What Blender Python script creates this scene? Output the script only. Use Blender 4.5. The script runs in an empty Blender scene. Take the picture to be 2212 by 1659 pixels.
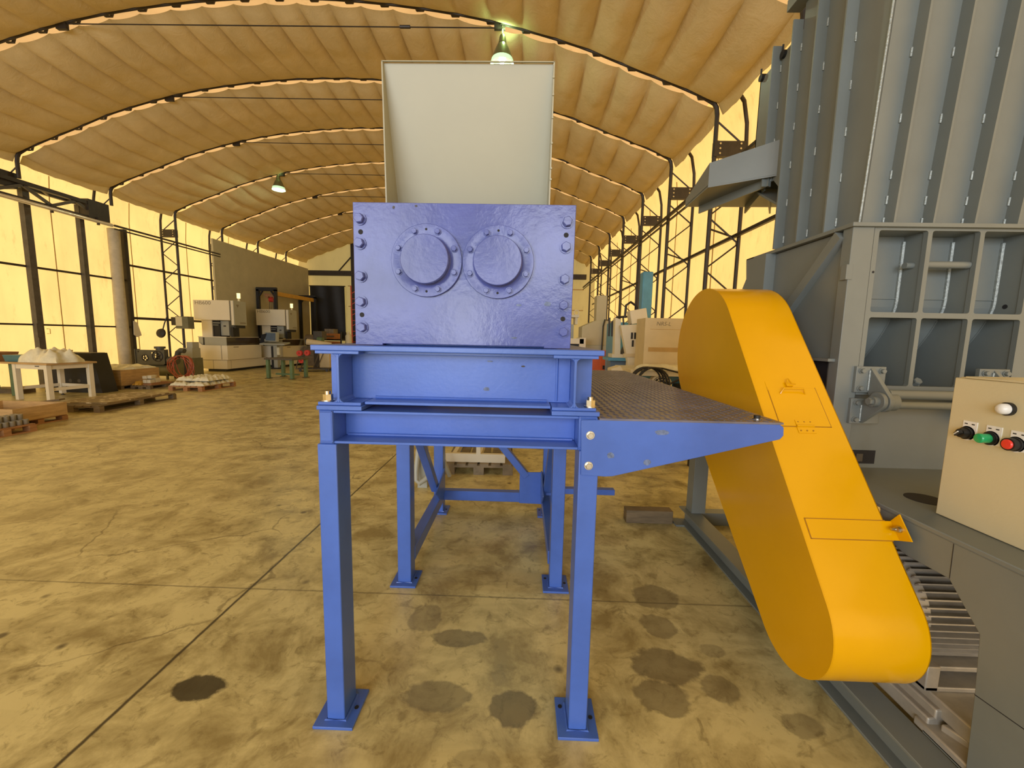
import bpy, bmesh, math, random
from mathutils import Vector, Matrix
random.seed(7)
S = bpy.context.scene
COL = S.collection
PI = math.pi

# ---------------------------------------------------------------- camera
cam_data = bpy.data.cameras.new('camera')
cam_data.sensor_fit = 'HORIZONTAL'
cam_data.sensor_width = 36.0
cam_data.lens = 36.0 * 870.0 / 2212.0
cam_data.clip_start = 0.05
cam_data.clip_end = 200
cam = bpy.data.objects.new('camera', cam_data)
COL.objects.link(cam)
cam.matrix_world = Matrix(((0.99943711, -0.02238859, 0.02498441, 0.0),
                           (0.02739369, 0.11471106, -0.99302113, 0.0),
                           (0.01936636, 0.99314658, 0.11525980, 1.6),
                           (0, 0, 0, 1)))
# camera columns are its axes expressed in the world
S.camera = cam

# ---------------------------------------------------------------- light
world = bpy.data.worlds.new('world')
S.world = world
world.use_nodes = True
bg = world.node_tree.nodes['Background']
bg.inputs[0].default_value = (0.75, 0.87, 1.0, 1)
bg.inputs[1].default_value = 1.2

def area_light(name, loc, target, sx, sy, power, col):
    l = bpy.data.lights.new(name, 'AREA')
    l.shape = 'RECTANGLE'; l.size = sx; l.size_y = sy
    l.energy = power; l.color = col
    o = bpy.data.objects.new(name, l)
    COL.objects.link(o)
    o.location = loc
    o.rotation_euler = (Vector(target) - Vector(loc)).to_track_quat('-Z', 'Y').to_euler()
    return o
# daylight coming in through the open front gable behind the photographer, plus an added fill lamp
area_light('daylight_wide_opening', (-7.6, -10.3, 3.8), (-7.6, 10, 3.2), 8.8, 4.8, 980, (0.90, 0.93, 1.0))
area_light('daylight_side_door', (-1.9, -10.3, 1.9), (-1.9, 10, 1.9), 1.5, 3.2, 190, (0.92, 0.95, 1.0))
area_light('fill_light_right', (1.2, -10.3, 4.4), (1.2, 10, 3.0), 3.6, 3.0, 330, (0.90, 0.92, 1.0))  # added dim fill from the right, not an opening of the hall

S.view_settings.view_transform = 'Standard'
S.view_settings.look = 'None'
S.view_settings.gamma = 1.0
S.view_settings.exposure = 0.0
S.view_settings.use_curve_mapping = False
WALL_GLOW = 1.0

# ---------------------------------------------------------------- materials
class NT:
    def __init__(self, name):
        self.m = bpy.data.materials.new(name)
        self.m.use_nodes = True
        self.t = self.m.node_tree
        self.b = self.t.nodes['Principled BSDF']
        self.out = self.t.nodes['Material Output']
        self.tc = self.n('ShaderNodeTexCoord')
    def n(self, kind, **kw):
        nd = self.t.nodes.new(kind)
        for k, v in kw.items(): setattr(nd, k, v)
        return nd
    def l(self, a, b): self.t.links.new(a, b)
    def noise(self, scale, detail=4, rough=0.55, vec=None, dist=0.0):
        nd = self.n('ShaderNodeTexNoise')
        nd.inputs['Scale'].default_value = scale
        nd.inputs['Detail'].default_value = detail
        nd.inputs['Roughness'].default_value = rough
        nd.inputs['Distortion'].default_value = dist
        self.l(vec if vec is not None else self.tc.outputs['Object'], nd.inputs['Vector'])
        return nd.outputs['Fac']
    def mapping(self, sc=(1,1,1), loc=(0,0,0), rot=(0,0,0)):
        nd = self.n('ShaderNodeMapping')
        nd.inputs['Scale'].default_value = sc
        nd.inputs['Location'].default_value = loc
        nd.inputs['Rotation'].default_value = rot
        self.l(self.tc.outputs['Object'], nd.inputs['Vector'])
        return nd.outputs[0]
    def ramp(self, fac, stops):
        nd = self.n('ShaderNodeValToRGB')
        el = nd.color_ramp.elements
        while len(el) < len(stops): el.new(0.5)
        for e, (p, c) in zip(el, stops):
            e.position = p
            e.color = (c, c, c, 1) if not isinstance(c, tuple) else (*c, 1)
        self.l(fac, nd.inputs[0])
        return nd.outputs[0]
    def mix(self, fac, a, b, mode='MIX'):
        nd = self.n('ShaderNodeMix', data_type='RGBA', blend_type=mode)
        for i, v in ((0, fac), (6, a), (7, b)):
            if isinstance(v, (int, float)): nd.inputs[i].default_value = v
            elif isinstance(v, tuple): nd.inputs[i].default_value = (*v, 1)
            else: self.l(v, nd.inputs[i])
        return nd.outputs[2]
    def math(self, op, a, b=0.0, c=None, clamp=False):
        nd = self.n('ShaderNodeMath', operation=op)
        nd.use_clamp = clamp
        for i, v in enumerate((a, b, c)):
            if v is None: continue
            if isinstance(v, (int, float)): nd.inputs[i].default_value = v
            else: self.l(v, nd.inputs[i])
        return nd.outputs[0]
    def bump(self, height, strength=0.2, dist=0.01):
        nd = self.n('ShaderNodeBump')
        nd.inputs['Strength'].default_value = strength
        nd.inputs['Distance'].default_value = dist
        self.l(height, nd.inputs['Height'])
        self.l(nd.outputs[0], self.b.inputs['Normal'])

def pm(name, col, rough=0.5, metal=0.0, var=0.12, scale=6.0, bump=0.0, bscale=60.0, coat=0.0, chips=None, stretch=None):
    """painted / plain surface: slight mottling, optional fine bump and worn chips"""
    t = NT(name)
    vec = t.mapping(stretch) if stretch else None
    f = t.noise(scale, 5, 0.6, vec)
    lo = tuple(max(0, c * (1 - var)) for c in col); hi = tuple(c * (1 + var) for c in col)
    c = t.ramp(f, [(0.3, lo), (0.7, hi)])
    if chips:
        g = t.noise(chips[0], 3, 0.5)
        mk = t.ramp(g, [(chips[1], 0.0), (chips[1] + 0.02, 1.0)])
        c = t.mix(mk, c, chips[2])
    t.l(c, t.b.inputs['Base Color'])
    t.b.inputs['Roughness'].default_value = rough
    t.b.inputs['Metallic'].default_value = metal
    if coat: t.b.inputs['Coat Weight'].default_value = coat
    if bump: t.bump(t.noise(bscale, 3, 0.6, vec), bump, 0.004)
    return t.m

def glow(name, col, strength):
    t = NT(name)
    t.b.inputs['Base Color'].default_value = (*col, 1)
    t.b.inputs['Emission Color'].default_value = (*col, 1)
    t.b.inputs['Emission Strength'].default_value = strength
    return t.m

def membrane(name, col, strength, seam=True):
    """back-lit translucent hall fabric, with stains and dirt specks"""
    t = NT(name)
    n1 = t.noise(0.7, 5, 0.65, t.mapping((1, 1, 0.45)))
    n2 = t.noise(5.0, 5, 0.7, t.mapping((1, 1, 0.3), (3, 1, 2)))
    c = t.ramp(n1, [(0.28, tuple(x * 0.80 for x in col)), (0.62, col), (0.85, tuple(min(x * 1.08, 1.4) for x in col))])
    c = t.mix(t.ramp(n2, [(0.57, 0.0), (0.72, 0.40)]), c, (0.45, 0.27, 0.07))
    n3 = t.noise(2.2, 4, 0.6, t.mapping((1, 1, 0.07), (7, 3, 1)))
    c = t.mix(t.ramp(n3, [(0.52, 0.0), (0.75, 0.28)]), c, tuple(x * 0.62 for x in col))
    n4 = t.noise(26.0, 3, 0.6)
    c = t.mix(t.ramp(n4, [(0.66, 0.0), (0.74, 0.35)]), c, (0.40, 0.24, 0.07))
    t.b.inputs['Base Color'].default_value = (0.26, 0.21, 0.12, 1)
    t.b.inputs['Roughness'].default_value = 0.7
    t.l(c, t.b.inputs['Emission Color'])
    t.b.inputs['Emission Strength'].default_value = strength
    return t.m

M = {}
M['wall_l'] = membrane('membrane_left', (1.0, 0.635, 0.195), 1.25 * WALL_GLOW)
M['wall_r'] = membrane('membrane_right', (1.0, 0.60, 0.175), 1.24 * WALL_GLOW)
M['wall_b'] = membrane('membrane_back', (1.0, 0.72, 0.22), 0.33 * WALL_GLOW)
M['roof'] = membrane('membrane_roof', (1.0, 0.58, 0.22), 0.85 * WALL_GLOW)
M['blue'] = pm('blue_paint', (0.056, 0.128, 0.46), 0.31, 0, 0.13, 3.0, 0.10, 55.0, chips=(9.0, 0.76, (0.035, 0.05, 0.12)))
M['blue_plate'] = pm('blue_plate_paint', (0.075, 0.095, 0.31), 0.20, 0, 0.25, 4.0, 0.22, 34.0, chips=(7.0, 0.75, (0.05, 0.065, 0.15)))
M['blue_plate'].node_tree.nodes['Principled BSDF'].inputs['Specular IOR Level'].default_value = 0.40
M['grey'] = pm('grey_blue_paint', (0.165, 0.186, 0.176), 0.42, 0, 0.06, 3.0, 0.06, 70.0)
M['weld'] = pm('weld_bead', (0.30, 0.33, 0.31), 0.35, 0.3, 0.3, 90.0, 0.9, 120.0)
M['dark_hole'] = pm('dark_opening', (0.012, 0.012, 0.014), 0.8)
M['yellow'] = pm('yellow_paint', (0.70, 0.355, 0.0), 0.20, 0, 0.04, 2.0, 0.03, 12.0)
M['hopper'] = pm('hopper_paint', (0.345, 0.335, 0.24), 0.42, 0, 0.04, 2.0, 0.04, 50.0)
M['cream'] = pm('cream_enamel', (0.62, 0.56, 0.36), 0.4, 0, 0.03, 2.0, 0.08, 90.0)
M['steel'] = pm('bright_steel', (0.55, 0.52, 0.44), 0.28, 1.0, 0.12, 30.0)
M['zinc'] = pm('yellow_zinc', (0.62, 0.57, 0.45), 0.28, 1.0, 0.1, 30.0)
M['brass'] = pm('oily_brass', (0.42, 0.33, 0.15), 0.3, 1.0, 0.2, 30.0)
M['frame'] = pm('brown_frame_steel', (0.035, 0.028, 0.022), 0.5, 0.2, 0.2, 8.0)
M['frame_grey'] = pm('grey_frame_steel', (0.085, 0.075, 0.06), 0.5, 0.2, 0.2, 8.0)
M['black'] = pm('matt_black', (0.012, 0.012, 0.012), 0.55, 0, 0.25, 5.0)
M['rubber'] = pm('black_rubber', (0.012, 0.012, 0.012), 0.45)
M['white_paint'] = pm('ivory_paint', (0.66, 0.60, 0.44), 0.45, 0, 0.05, 3.0)
M['mach'] = pm('machine_ivory', (0.72, 0.66, 0.50), 0.4, 0, 0.03, 2.0)
M['mach_grey'] = pm('machine_grey', (0.36, 0.36, 0.29), 0.45, 0, 0.05, 2.0)
M['glass'] = pm('smoked_glass', (0.05, 0.035, 0.02), 0.12, 0, 0.15, 2.0)
M['wood'] = pm('pine_wood', (0.44, 0.28, 0.11), 0.6, 0, 0.22, 4.0, 0.15, 20.0, stretch=(1, 1, 6))
M['wood_dark'] = pm('weathered_wood', (0.16, 0.115, 0.06), 0.7, 0, 0.35, 4.0, 0.3, 20.0, stretch=(1, 1, 6))
M['wood_red'] = pm('reddish_pallet_wood', (0.33, 0.16, 0.06), 0.65, 0, 0.25, 5.0, 0.2, 20.0, stretch=(1, 1, 6))
M['wood_grey'] = pm('grey_pallet_wood', (0.20, 0.16, 0.10), 0.75, 0, 0.35, 6.0, 0.3, 25.0)
M['plastic'] = pm('white_wrap', (0.66, 0.63, 0.46), 0.3, 0, 0.12, 12.0, 0.7, 22.0)
M['partition'] = pm('grey_partition_board', (0.42, 0.38, 0.25), 0.6, 0, 0.08, 2.0)
M['teal'] = pm('teal_plastic', (0.03, 0.13, 0.15), 0.4)
M['green'] = pm('green_paint', (0.10, 0.17, 0.085), 0.5, 0, 0.15)
M['orange'] = pm('orange_paint', (0.60, 0.10, 0.02), 0.45)
M['orange_wood'] = pm('orange_crate', (0.45, 0.17, 0.04), 0.6, 0, 0.2)
M['red'] = pm('red_paint', (0.52, 0.04, 0.03), 0.4)
M['red_hose'] = pm('red_hose', (0.42, 0.10, 0.045), 0.45)
M['blue_mach'] = pm('sky_blue_paint', (0.08, 0.27, 0.42), 0.4, 0, 0.12, 5.0)
M['navy'] = pm('slate_blue_paint', (0.10, 0.15, 0.22), 0.45, 0, 0.12)
M['board'] = pm('cream_cardboard', (0.58, 0.48, 0.29), 0.7, 0, 0.06, 5.0)
M['tape'] = pm('brown_tape', (0.42, 0.27, 0.09), 0.4)
M['ink'] = pm('faded_print', (0.20, 0.17, 0.11), 0.6)
M['dark_ink'] = pm('dark_print', (0.03, 0.03, 0.03), 0.6)
M['comp'] = pm('compressor_green_grey', (0.075, 0.075, 0.055), 0.5, 0, 0.2)
M['tank'] = pm('tank_olive', (0.14, 0.14, 0.085), 0.45, 0, 0.15)
M['yellow_beam'] = pm('mustard_paint', (0.52, 0.28, 0.03), 0.45)
M['curtain'] = pm('fabric_roll', (0.50, 0.44, 0.31), 0.7)
M['white_knob'] = pm('white_lens', (0.8, 0.8, 0.76), 0.2)
M['green_lens'] = pm('green_lens', (0.02, 0.36, 0.12), 0.2)
M['red_lens'] = pm('red_lens', (0.75, 0.05, 0.03), 0.3)
M['motor_shaded'] = pm('shaded_motor_grey', (0.12, 0.115, 0.10), 0.5, 0.2, 0.2, 12.0)  # housing coloured darker to put shade into the gaps between the fins
M['alu'] = pm('cast_grey', (0.40, 0.38, 0.33), 0.4, 0.3, 0.15, 12.0, 0.2, 60.0)
M['concrete_block'] = pm('pale_block', (0.60, 0.53, 0.36), 0.7, 0, 0.1)
M['coil'] = pm('grey_roll', (0.26, 0.24, 0.19), 0.5, 0.2)
M['lamp_bulb'] = glow('lit_bulb', (0.85, 1.0, 0.86), 14.0)
M['lamp_glass'] = glow('lit_prismatic_glass', (0.55, 0.85, 0.55), 0.75)
M['lamp_alu'] = pm('lamp_reflector', (0.20, 0.21, 0.11), 0.3, 0.6)
M['beacon'] = glow('lit_beacon', (1.0, 0.86, 0.35), 1.6)
M['pipe'] = pm('bright_rail', (0.85, 0.82, 0.75), 0.22, 0.6)

def canvas_mat():
    t = NT('canvas_lining')
    f = t.noise(1.2, 6, 0.7, None, 0.6)
    fine = t.noise(90, 2, 0.5)
    c = t.ramp(f, [(0.3, (0.48, 0.40, 0.225)), (0.7, (0.60, 0.50, 0.29))])
    c = t.mix(t.ramp(fine, [(0.4, 0.0), (0.7, 0.25)]), c, (0.42, 0.34, 0.18))
    dif = t.n('ShaderNodeBsdfDiffuse'); tr = t.n('ShaderNodeBsdfTranslucent')
    t.l(c, dif.inputs[0]); t.l(c, tr.inputs[0])
    bmp = t.n('ShaderNodeBump'); bmp.inputs['Strength'].default_value = 0.35; bmp.inputs['Distance'].default_value = 0.05
    t.l(t.noise(3.5, 5, 0.65, None, 1.5), bmp.inputs['Height'])
    t.l(bmp.outputs[0], dif.inputs['Normal'])
    mx = t.n('ShaderNodeMixShader'); mx.inputs[0].default_value = 0.22
    t.l(dif.outputs[0], mx.inputs[1]); t.l(tr.outputs[0], mx.inputs[2])
    t.l(mx.outputs[0], t.out.inputs[0])
    return t.m
M['canvas'] = canvas_mat()

def floor_mat():
    t = NT('concrete_floor')
    P = t.tc.outputs['Object']
    base = t.ramp(t.noise(0.35, 6, 0.6), [(0.3, (0.54, 0.46, 0.20)), (0.7, (0.70, 0.61, 0.285))])
    mott = t.noise(3.0, 8, 0.68, None, 0.4)
    c = t.mix(t.ramp(mott, [(0.36, 0.85), (0.57, 0.0)]), base, (0.24, 0.18, 0.06))
    # trowel streaks across the slab
    st = t.noise(2.2, 5, 0.6, t.mapping((0.35, 2.2, 1), (0, 0, 0), (0, 0, 0.25)))
    c = t.mix(t.ramp(st, [(0.52, 0.0), (0.72, 0.45)]), c, (0.26, 0.20, 0.075))
    pale = t.noise(1.3, 6, 0.65, t.mapping((1, 1, 1), (5, 2, 0)))
    c = t.mix(t.ramp(pale, [(0.56, 0.0), (0.75, 0.40)]), c, (0.70, 0.61, 0.32))
    # spots of grease
    v = t.n('ShaderNodeTexVoronoi'); v.inputs['Scale'].default_value = 3.4
    t.l(t.mix(0.06, P, t.n('ShaderNodeTexNoise').outputs['Color']), v.inputs['Vector'])
    spot = t.math('MULTIPLY', t.ramp(v.outputs['Distance'], [(0.05, 1.0), (0.11, 0.0)]), t.ramp(t.noise(0.9, 3), [(0.46, 0.0), (0.56, 0.85)]))
    c = t.mix(spot, c, (0.07, 0.05, 0.025))
    # finer grime and scratches
    fine = t.noise(11.0, 8, 0.72, None, 0.8)
    c = t.mix(t.ramp(fine, [(0.34, 0.6), (0.47, 0.0)]), c, (0.17, 0.125, 0.04))
    vo = t.n('ShaderNodeTexVoronoi', feature='DISTANCE_TO_EDGE'); vo.inputs['Scale'].default_value = 1.1
    wv = t.n('ShaderNodeTexNoise'); wv.inputs['Scale'].default_value = 3.0; wv.inputs['Detail'].default_value = 5; t.l(P, wv.inputs['Vector'])
    t.l(t.mix(0.22, P, wv.outputs['Color']), vo.inputs['Vector'])
    crack = t.math('MULTIPLY', t.ramp(vo.outputs['Distance'], [(0.003, 1.0), (0.008, 0.0)]), t.ramp(t.noise(0.8, 3, 0.5, t.mapping((1, 1, 1), (9, 4, 0))), [(0.52, 0.0), (0.60, 0.55)]))
    c = t.mix(crack, c, (0.10, 0.07, 0.025))
    # stains: each an ellipse with a wobbly edge
    sep = t.n('ShaderNodeSeparateXYZ'); t.l(P, sep.inputs[0])
    wob = t.math('MULTIPLY_ADD', t.noise(9.0, 4, 0.6), 0.9, -0.45)
    def stain(col, x, y, rx, ry, fac, cc):
        dx = t.math('MULTIPLY', t.math('SUBTRACT', sep.outputs[0], x), 1.0 / rx)
        dy = t.math('MULTIPLY', t.math('SUBTRACT', sep.outputs[1], y), 1.0 / ry)
        d = t.math('SQRT', t.math('ADD', t.math('MULTIPLY', dx, dx), t.math('MULTIPLY', dy, dy)))
        d = t.math('ADD', d, wob)
        return t.mix(t.ramp(d, [(0.86, fac), (1.0, 0.0)]), col, cc)
    oil = (0.10, 0.078, 0.04)
    for s in STAINS: c = stain(c, s[0], s[1], s[2], s[3], s[4], oil)
    c = stain(c, -1.43, 1.61, 0.12, 0.075, 0.9, (0.022, 0.018, 0.012))
    # saw-cut joints
    def joint(col, axis, pos, w, fac):
        d = t.math('ABSOLUTE', t.math('SUBTRACT', t.math('ADD', sep.outputs[axis], t.math('MULTIPLY', wob, 0.012)), pos))
        return t.mix(t.ramp(d, [(w * 0.5, fac), (w, 0.0)]), col, (0.045, 0.034, 0.018))
    c = joint(c, 0, -1.68, 0.011, 0.95)
    for y, f in ((2.32, 0.5), (5.4, 0.4), (8.5, 0.4)): c = joint(c, 1, y, 0.008, f)
    t.l(c, t.b.inputs['Base Color'])
    t.l(t.ramp(mott, [(0.3, 0.30), (0.7, 0.46)]), t.b.inputs['Roughness'])
    t.b.inputs['Specular IOR Level'].default_value = 0.55
    t.bump(t.math('ADD', mott, t.math('MULTIPLY', t.noise(60, 3), 0.25)), 0.12, 0.01)
    return t.m
STAINS = [(-.004, 1.575, .115, .095, .75), (-.31, 1.97, .16, .065, .62), (-.35, 1.62, .15, .09, .55), (.74, 1.84, .17, .12, .7),
          (.66, 1.66, .13, .1, .6), (.86, 2.38, .15, .13, .6), (.80, 2.12, .10, .10, .55), (.95, 1.72, .09, .08, .5), (-.52, 2.12, .10, .12, .45),
          (1.22, 1.55, .09, .06, .45), (1.02, 1.95, .07, .05, .4), (-.14, 1.35, .10, .05, .3), (.30, 2.9, .3, .2, .25), (-.2, 2.55, .5, .12, .2)]
M['floor'] = floor_mat()

# ---------------------------------------------------------------- mesh builder
Z3 = Vector((0, 0, 1))
LOCAL = False   # True while a thing's parts are given in the thing's own coordinates
class MB:
    def __init__(self): self.bm = bmesh.new()
    def hexa8(self, vs):
        v = [self.bm.verts.new(p) for p in vs]
        for f in ((0, 3, 2, 1), (4, 5, 6, 7), (0, 1, 5, 4), (1, 2, 6, 5), (2, 3, 7, 6), (3, 0, 4, 7)):
            self.bm.faces.new([v[i] for i in f])
        return self
    def box(self, x0, y0, z0, x1, y1, z1, R=None, c=None):
        vs = [Vector(p) for p in ((x0, y0, z0), (x1, y0, z0), (x1, y1, z0), (x0, y1, z0), (x0, y0, z1), (x1, y0, z1), (x1, y1, z1), (x0, y1, z1))]
        if R is not None:
            c = Vector(c) if c is not None else sum(vs, Vector()) / 8
            vs = [c + R @ (p - c) for p in vs]
        return self.hexa8(vs)
    def bar(self, p, q, w, h, up=None):
        p, q = Vector(p), Vector(q)
        d = (q - p).normalized()
        up = Vector(up) if up is not None else (Z3 if abs(d.z) < 0.95 else Vector((0, 1, 0)))
        s = d.cross(up).normalized(); u = s.cross(d)
        s *= w / 2; u *= h / 2
        return self.hexa8([p - s - u, p + s - u, q + s - u, q - s - u, p - s + u, p + s + u, q + s + u, q - s + u])
    def cyl(self, p, q, r, r2=None, n=16, cap=True, rot=0.0):
        p, q = Vector(p), Vector(q)
        r2 = r if r2 is None else r2
        d = (q - p).normalized()
        a = Vector((1, 0, 0)) if abs(d.x) < 0.9 else Vector((0, 1, 0))
        s = d.cross(a).normalized(); u = d.cross(s)
        r0, r1 = [], []
        for i in range(n):
            an = 2 * PI * i / n + rot
            k = s * math.cos(an) + u * math.sin(an)
            r0.append(self.bm.verts.new(p + k * r)); r1.append(self.bm.verts.new(q + k * r2))
        for i in range(n):
            j = (i + 1) % n
            self.bm.faces.new((r0[i], r0[j], r1[j], r1[i]))
        if cap:
            self.bm.faces.new(r0[::-1]); self.bm.faces.new(r1)
        return self
    def path(self, pts, r, n=8, closed=False):
        pts = [Vector(p) for p in pts]
        rings = []; prev = None
        m = len(pts)
        for i, p in enumerate(pts):
            if closed: d = (pts[(i + 1) % m] - pts[i - 1]).normalized()
            else: d = (pts[min(i + 1, m - 1)] - pts[max(i - 1, 0)]).normalized()
            if prev is None:
                a = Z3 if abs(d.z) < 0.9 else Vector((1, 0, 0))
                s = d.cross(a).normalized()
            else:
                s = (prev - d * prev.dot(d)).normalized()
            prev = s; u = d.cross(s)
            rings.append([self.bm.verts.new(p + (s * math.cos(2 * PI * k / n) + u * math.sin(2 * PI * k / n)) * r) for k in range(n)])
        for i in range(m if closed else m - 1):
            a, b = rings[i], rings[(i + 1) % m]
            for k in range(n):
                j = (k + 1) % n
                self.bm.faces.new((a[k], a[j], b[j], b[k]))
        if not closed:
            self.bm.faces.new(rings[0][::-1]); self.bm.faces.new(rings[-1])
        return self
    def prism(self, pts, vec):
        pts = [Vector(p) for p in pts]; vec = Vector(vec)
        a = [self.bm.verts.new(p) for p in pts]; b = [self.bm.verts.new(p + vec) for p in pts]
        n = len(pts)
        for i in range(n):
            j = (i + 1) % n
            self.bm.faces.new((a[i], a[j], b[j], b[i]))
        self.bm.faces.new(a[::-1]); self.bm.faces.new(b)
        return self
    def lathe(self, c, axis, prof, n=24, close=False):
        c = Vector(c); d = Vector(axis).normalized()
        a = Vector((1, 0, 0)) if abs(d.x) < 0.9 else Vector((0, 1, 0))
        s = d.cross(a).normalized(); u = d.cross(s)
        rings = []
        for r, h in prof:
            rings.append([self.bm.verts.new(c + d * h + (s * math.cos(2 * PI * k / n) + u * math.sin(2 * PI * k / n)) * max(r, 1e-4)) for k in range(n)])
        for a_, b_ in zip(rings, rings[1:]):
            for k in range(n):
                j = (k + 1) % n
                self.bm.faces.new((a_[k], a_[j], b_[j], b_[k]))
        if close:
            self.bm.faces.new(rings[0][::-1]); self.bm.faces.new(rings[-1])
        return self
    def grid(self, f, nu, nv):
        vs = [[self.bm.verts.new(f(i / nu, j / nv)) for j in range(nv + 1)] for i in range(nu + 1)]
        for i in range(nu):
            for j in range(nv):
                self.bm.faces.new((vs[i][j], vs[i + 1][j], vs[i + 1][j + 1], vs[i][j + 1]))
        return self
    def hexbolt(self, p, d, r=0.02, h=0.016, washer=True, rot=0.0):
        p, d = Vector(p), Vector(d).normalized()
        if washer: self.cyl(p, p + d * h * 0.22, r * 1.28, n=18)
        self.cyl(p + d * h * 0.2, p + d * h * 0.9, r, n=6, rot=rot)
        self.cyl(p + d * h * 0.9, p + d * h * 1.02, r * 0.98, r * 0.86, n=6, rot=rot)
        return self
    def build(self, name, mat, parent=None, bevel=0.0, smooth=35):
        bmesh.ops.recalc_face_normals(self.bm, faces=self.bm.faces)
        me = bpy.data.meshes.new(name)
        off = root_of(parent) if (parent and not LOCAL) else None
        if off is not None:
            for v in self.bm.verts: v.co -= off
        self.bm.to_mesh(me); self.bm.free()
        me.materials.append(M[mat] if isinstance(mat, str) else mat)
        if smooth:
            me.shade_smooth()
            me.set_sharp_from_angle(angle=math.radians(smooth))
        o = bpy.data.objects.new(name, me)
        COL.objects.link(o)
        if parent: o.parent = parent
        if bevel:
            b = o.modifiers.new('bevel', 'BEVEL'); b.width = bevel; b.segments = 2; b.limit_method = 'ANGLE'; b.angle_limit = math.radians(40)
            b.harden_normals = False
        return o

def root_of(o):
    v = Vector(o.location)
    while o.parent: o = o.parent; v += Vector(o.location)
    return v

def tag(o, label, cat, group=None, kind=None):
    if label: o['label'] = label
    if cat: o['category'] = cat
    if group: o['group'] = group
    if kind: o['kind'] = kind
    return o

def thing(name, label, cat, loc, group=None):
    o = bpy.data.objects.new(name, None)
    o.empty_display_size = 0.1
    COL.objects.link(o)
    o.location = loc
    return tag(o, label, cat, group)

def solo(mb, name, mat, label, cat, group=None, bevel=0.0, kind=None, smooth=35):
    xs = [v.co for v in mb.bm.verts]
    lo = Vector((min(v.x for v in xs), min(v.y for v in xs), min(v.z for v in xs)))
    hi = Vector((max(v.x for v in xs), max(v.y for v in xs), max(v.z for v in xs)))
    c = Vector(((lo.x + hi.x) / 2, (lo.y + hi.y) / 2, lo.z))
    for v in mb.bm.verts: v.co -= c
    o = mb.build(name, mat, None, bevel, smooth)
    o.location = c
    return tag(o, label, cat, group, kind)

def struct(mb, name, mat, bevel=0.0, smooth=35):
    return tag(mb.build(name, mat, None, bevel, smooth), None, None, None, 'structure')

def copy_tree(o, parent=None):
    c = o.copy(); COL.objects.link(c); c.parent = parent
    for ch in list(o.children): copy_tree(ch, c)
    return c

def text_mesh(body, size, mat, name, parent, M4, depth=0.0006, shear=0.0, sx=1.0):
    cu = bpy.data.curves.new(name, 'FONT')
    cu.body = body; cu.size = size; cu.extrude = depth; cu.shear = shear
    tmp = bpy.data.objects.new(name, cu)
    COL.objects.link(tmp)
    bpy.context.view_layer.update()
    me = bpy.data.meshes.new_from_object(tmp.evaluated_get(bpy.context.evaluated_depsgraph_get()))
    bpy.data.objects.remove(tmp); bpy.data.curves.remove(cu)
    me.transform(Matrix.Diagonal((sx, 1, 1, 1)))
    mm = M4.copy()
    if not LOCAL: mm.translation = mm.translation - root_of(parent)
    me.transform(mm)
    me.materials.clear(); me.materials.append(M[mat])
    o = bpy.data.objects.new(name, me); COL.objects.link(o); o.parent = parent
    return o
def frame4(o, x, y):
    x = Vector(x).normalized(); y = Vector(y).normalized(); z = x.cross(y)
    m = Matrix((x, y, z)).transposed().to_4x4(); m.translation = Vector(o)
    return m

# ================================================================ THE HALL
XL, XR, XC = -12.87, 3.50, -4.685
YB, YF = 24.3, -10.5
ARCH = [(0, 7.77), (1.4, 7.72), (2.9, 7.56), (4.1, 7.345), (5.6, 6.95), (6.5, 6.62), (7.65, 6.20), (8.18, 5.97)]
def az(dx):
    dx = min(abs(dx), 8.18)
    for (a, za), (b, zb) in zip(ARCH, ARCH[1:]):
        if dx <= b:
            # smooth between stations with a local quadratic
            t = (dx - a) / (b - a)
            i = [p[0] for p in ARCH].index(a)
            m0 = 0.0 if i == 0 else (zb - ARCH[i - 1][1]) / (b - ARCH[i - 1][0])
            m1 = (ARCH[i + 2][1] - za) / (ARCH[i + 2][0] - a) if i + 2 < len(ARCH) else (zb - za) / (b - a)
            h = b - a
            return (2*t**3 - 3*t*t + 1) * za + (t**3 - 2*t*t + t) * h * m0 + (-2*t**3 + 3*t*t) * zb + (t**3 - t*t) * h * m1
    return ARCH[-1][1]
NA = 56
def arch_pts(n=NA, lo=-8.18, hi=8.18):
    return [(XC + lo + (hi - lo) * i / n, az(lo + (hi - lo) * i / n)) for i in range(n + 1)]
def outer_pts(off, xo, n=NA):
    """arch profile pushed outward, rounding down into a wall at |dx| = xo"""
    p = []
    a = arch_pts(n)
    for i, (x, z) in enumerate(a):
        x0, z0 = a[max(i - 1, 0)]; x1, z1 = a[min(i + 1, n)]
        d = Vector((x1 - x0, z1 - z0)).normalized()
        p.append((x - d.y * off, z + d.x * off))
    left = [(XC - xo, z) for z in (0.0, 2.0, 4.0, 5.2)] + [(XC - xo + 0.02, 5.62), (XC - xo + 0.10, 6.0)]
    right = [(2 * XC - x, z) for x, z in left][::-1]
    body = [q for q in p if abs(q[0] - XC) < xo - 0.22]
    return left + body + right

# floor
mb = MB(); mb.box(-13.7, YF, -0.12, 4.35, YB + 0.1, 0.0)
struct(mb, 'floor', 'floor')

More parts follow.
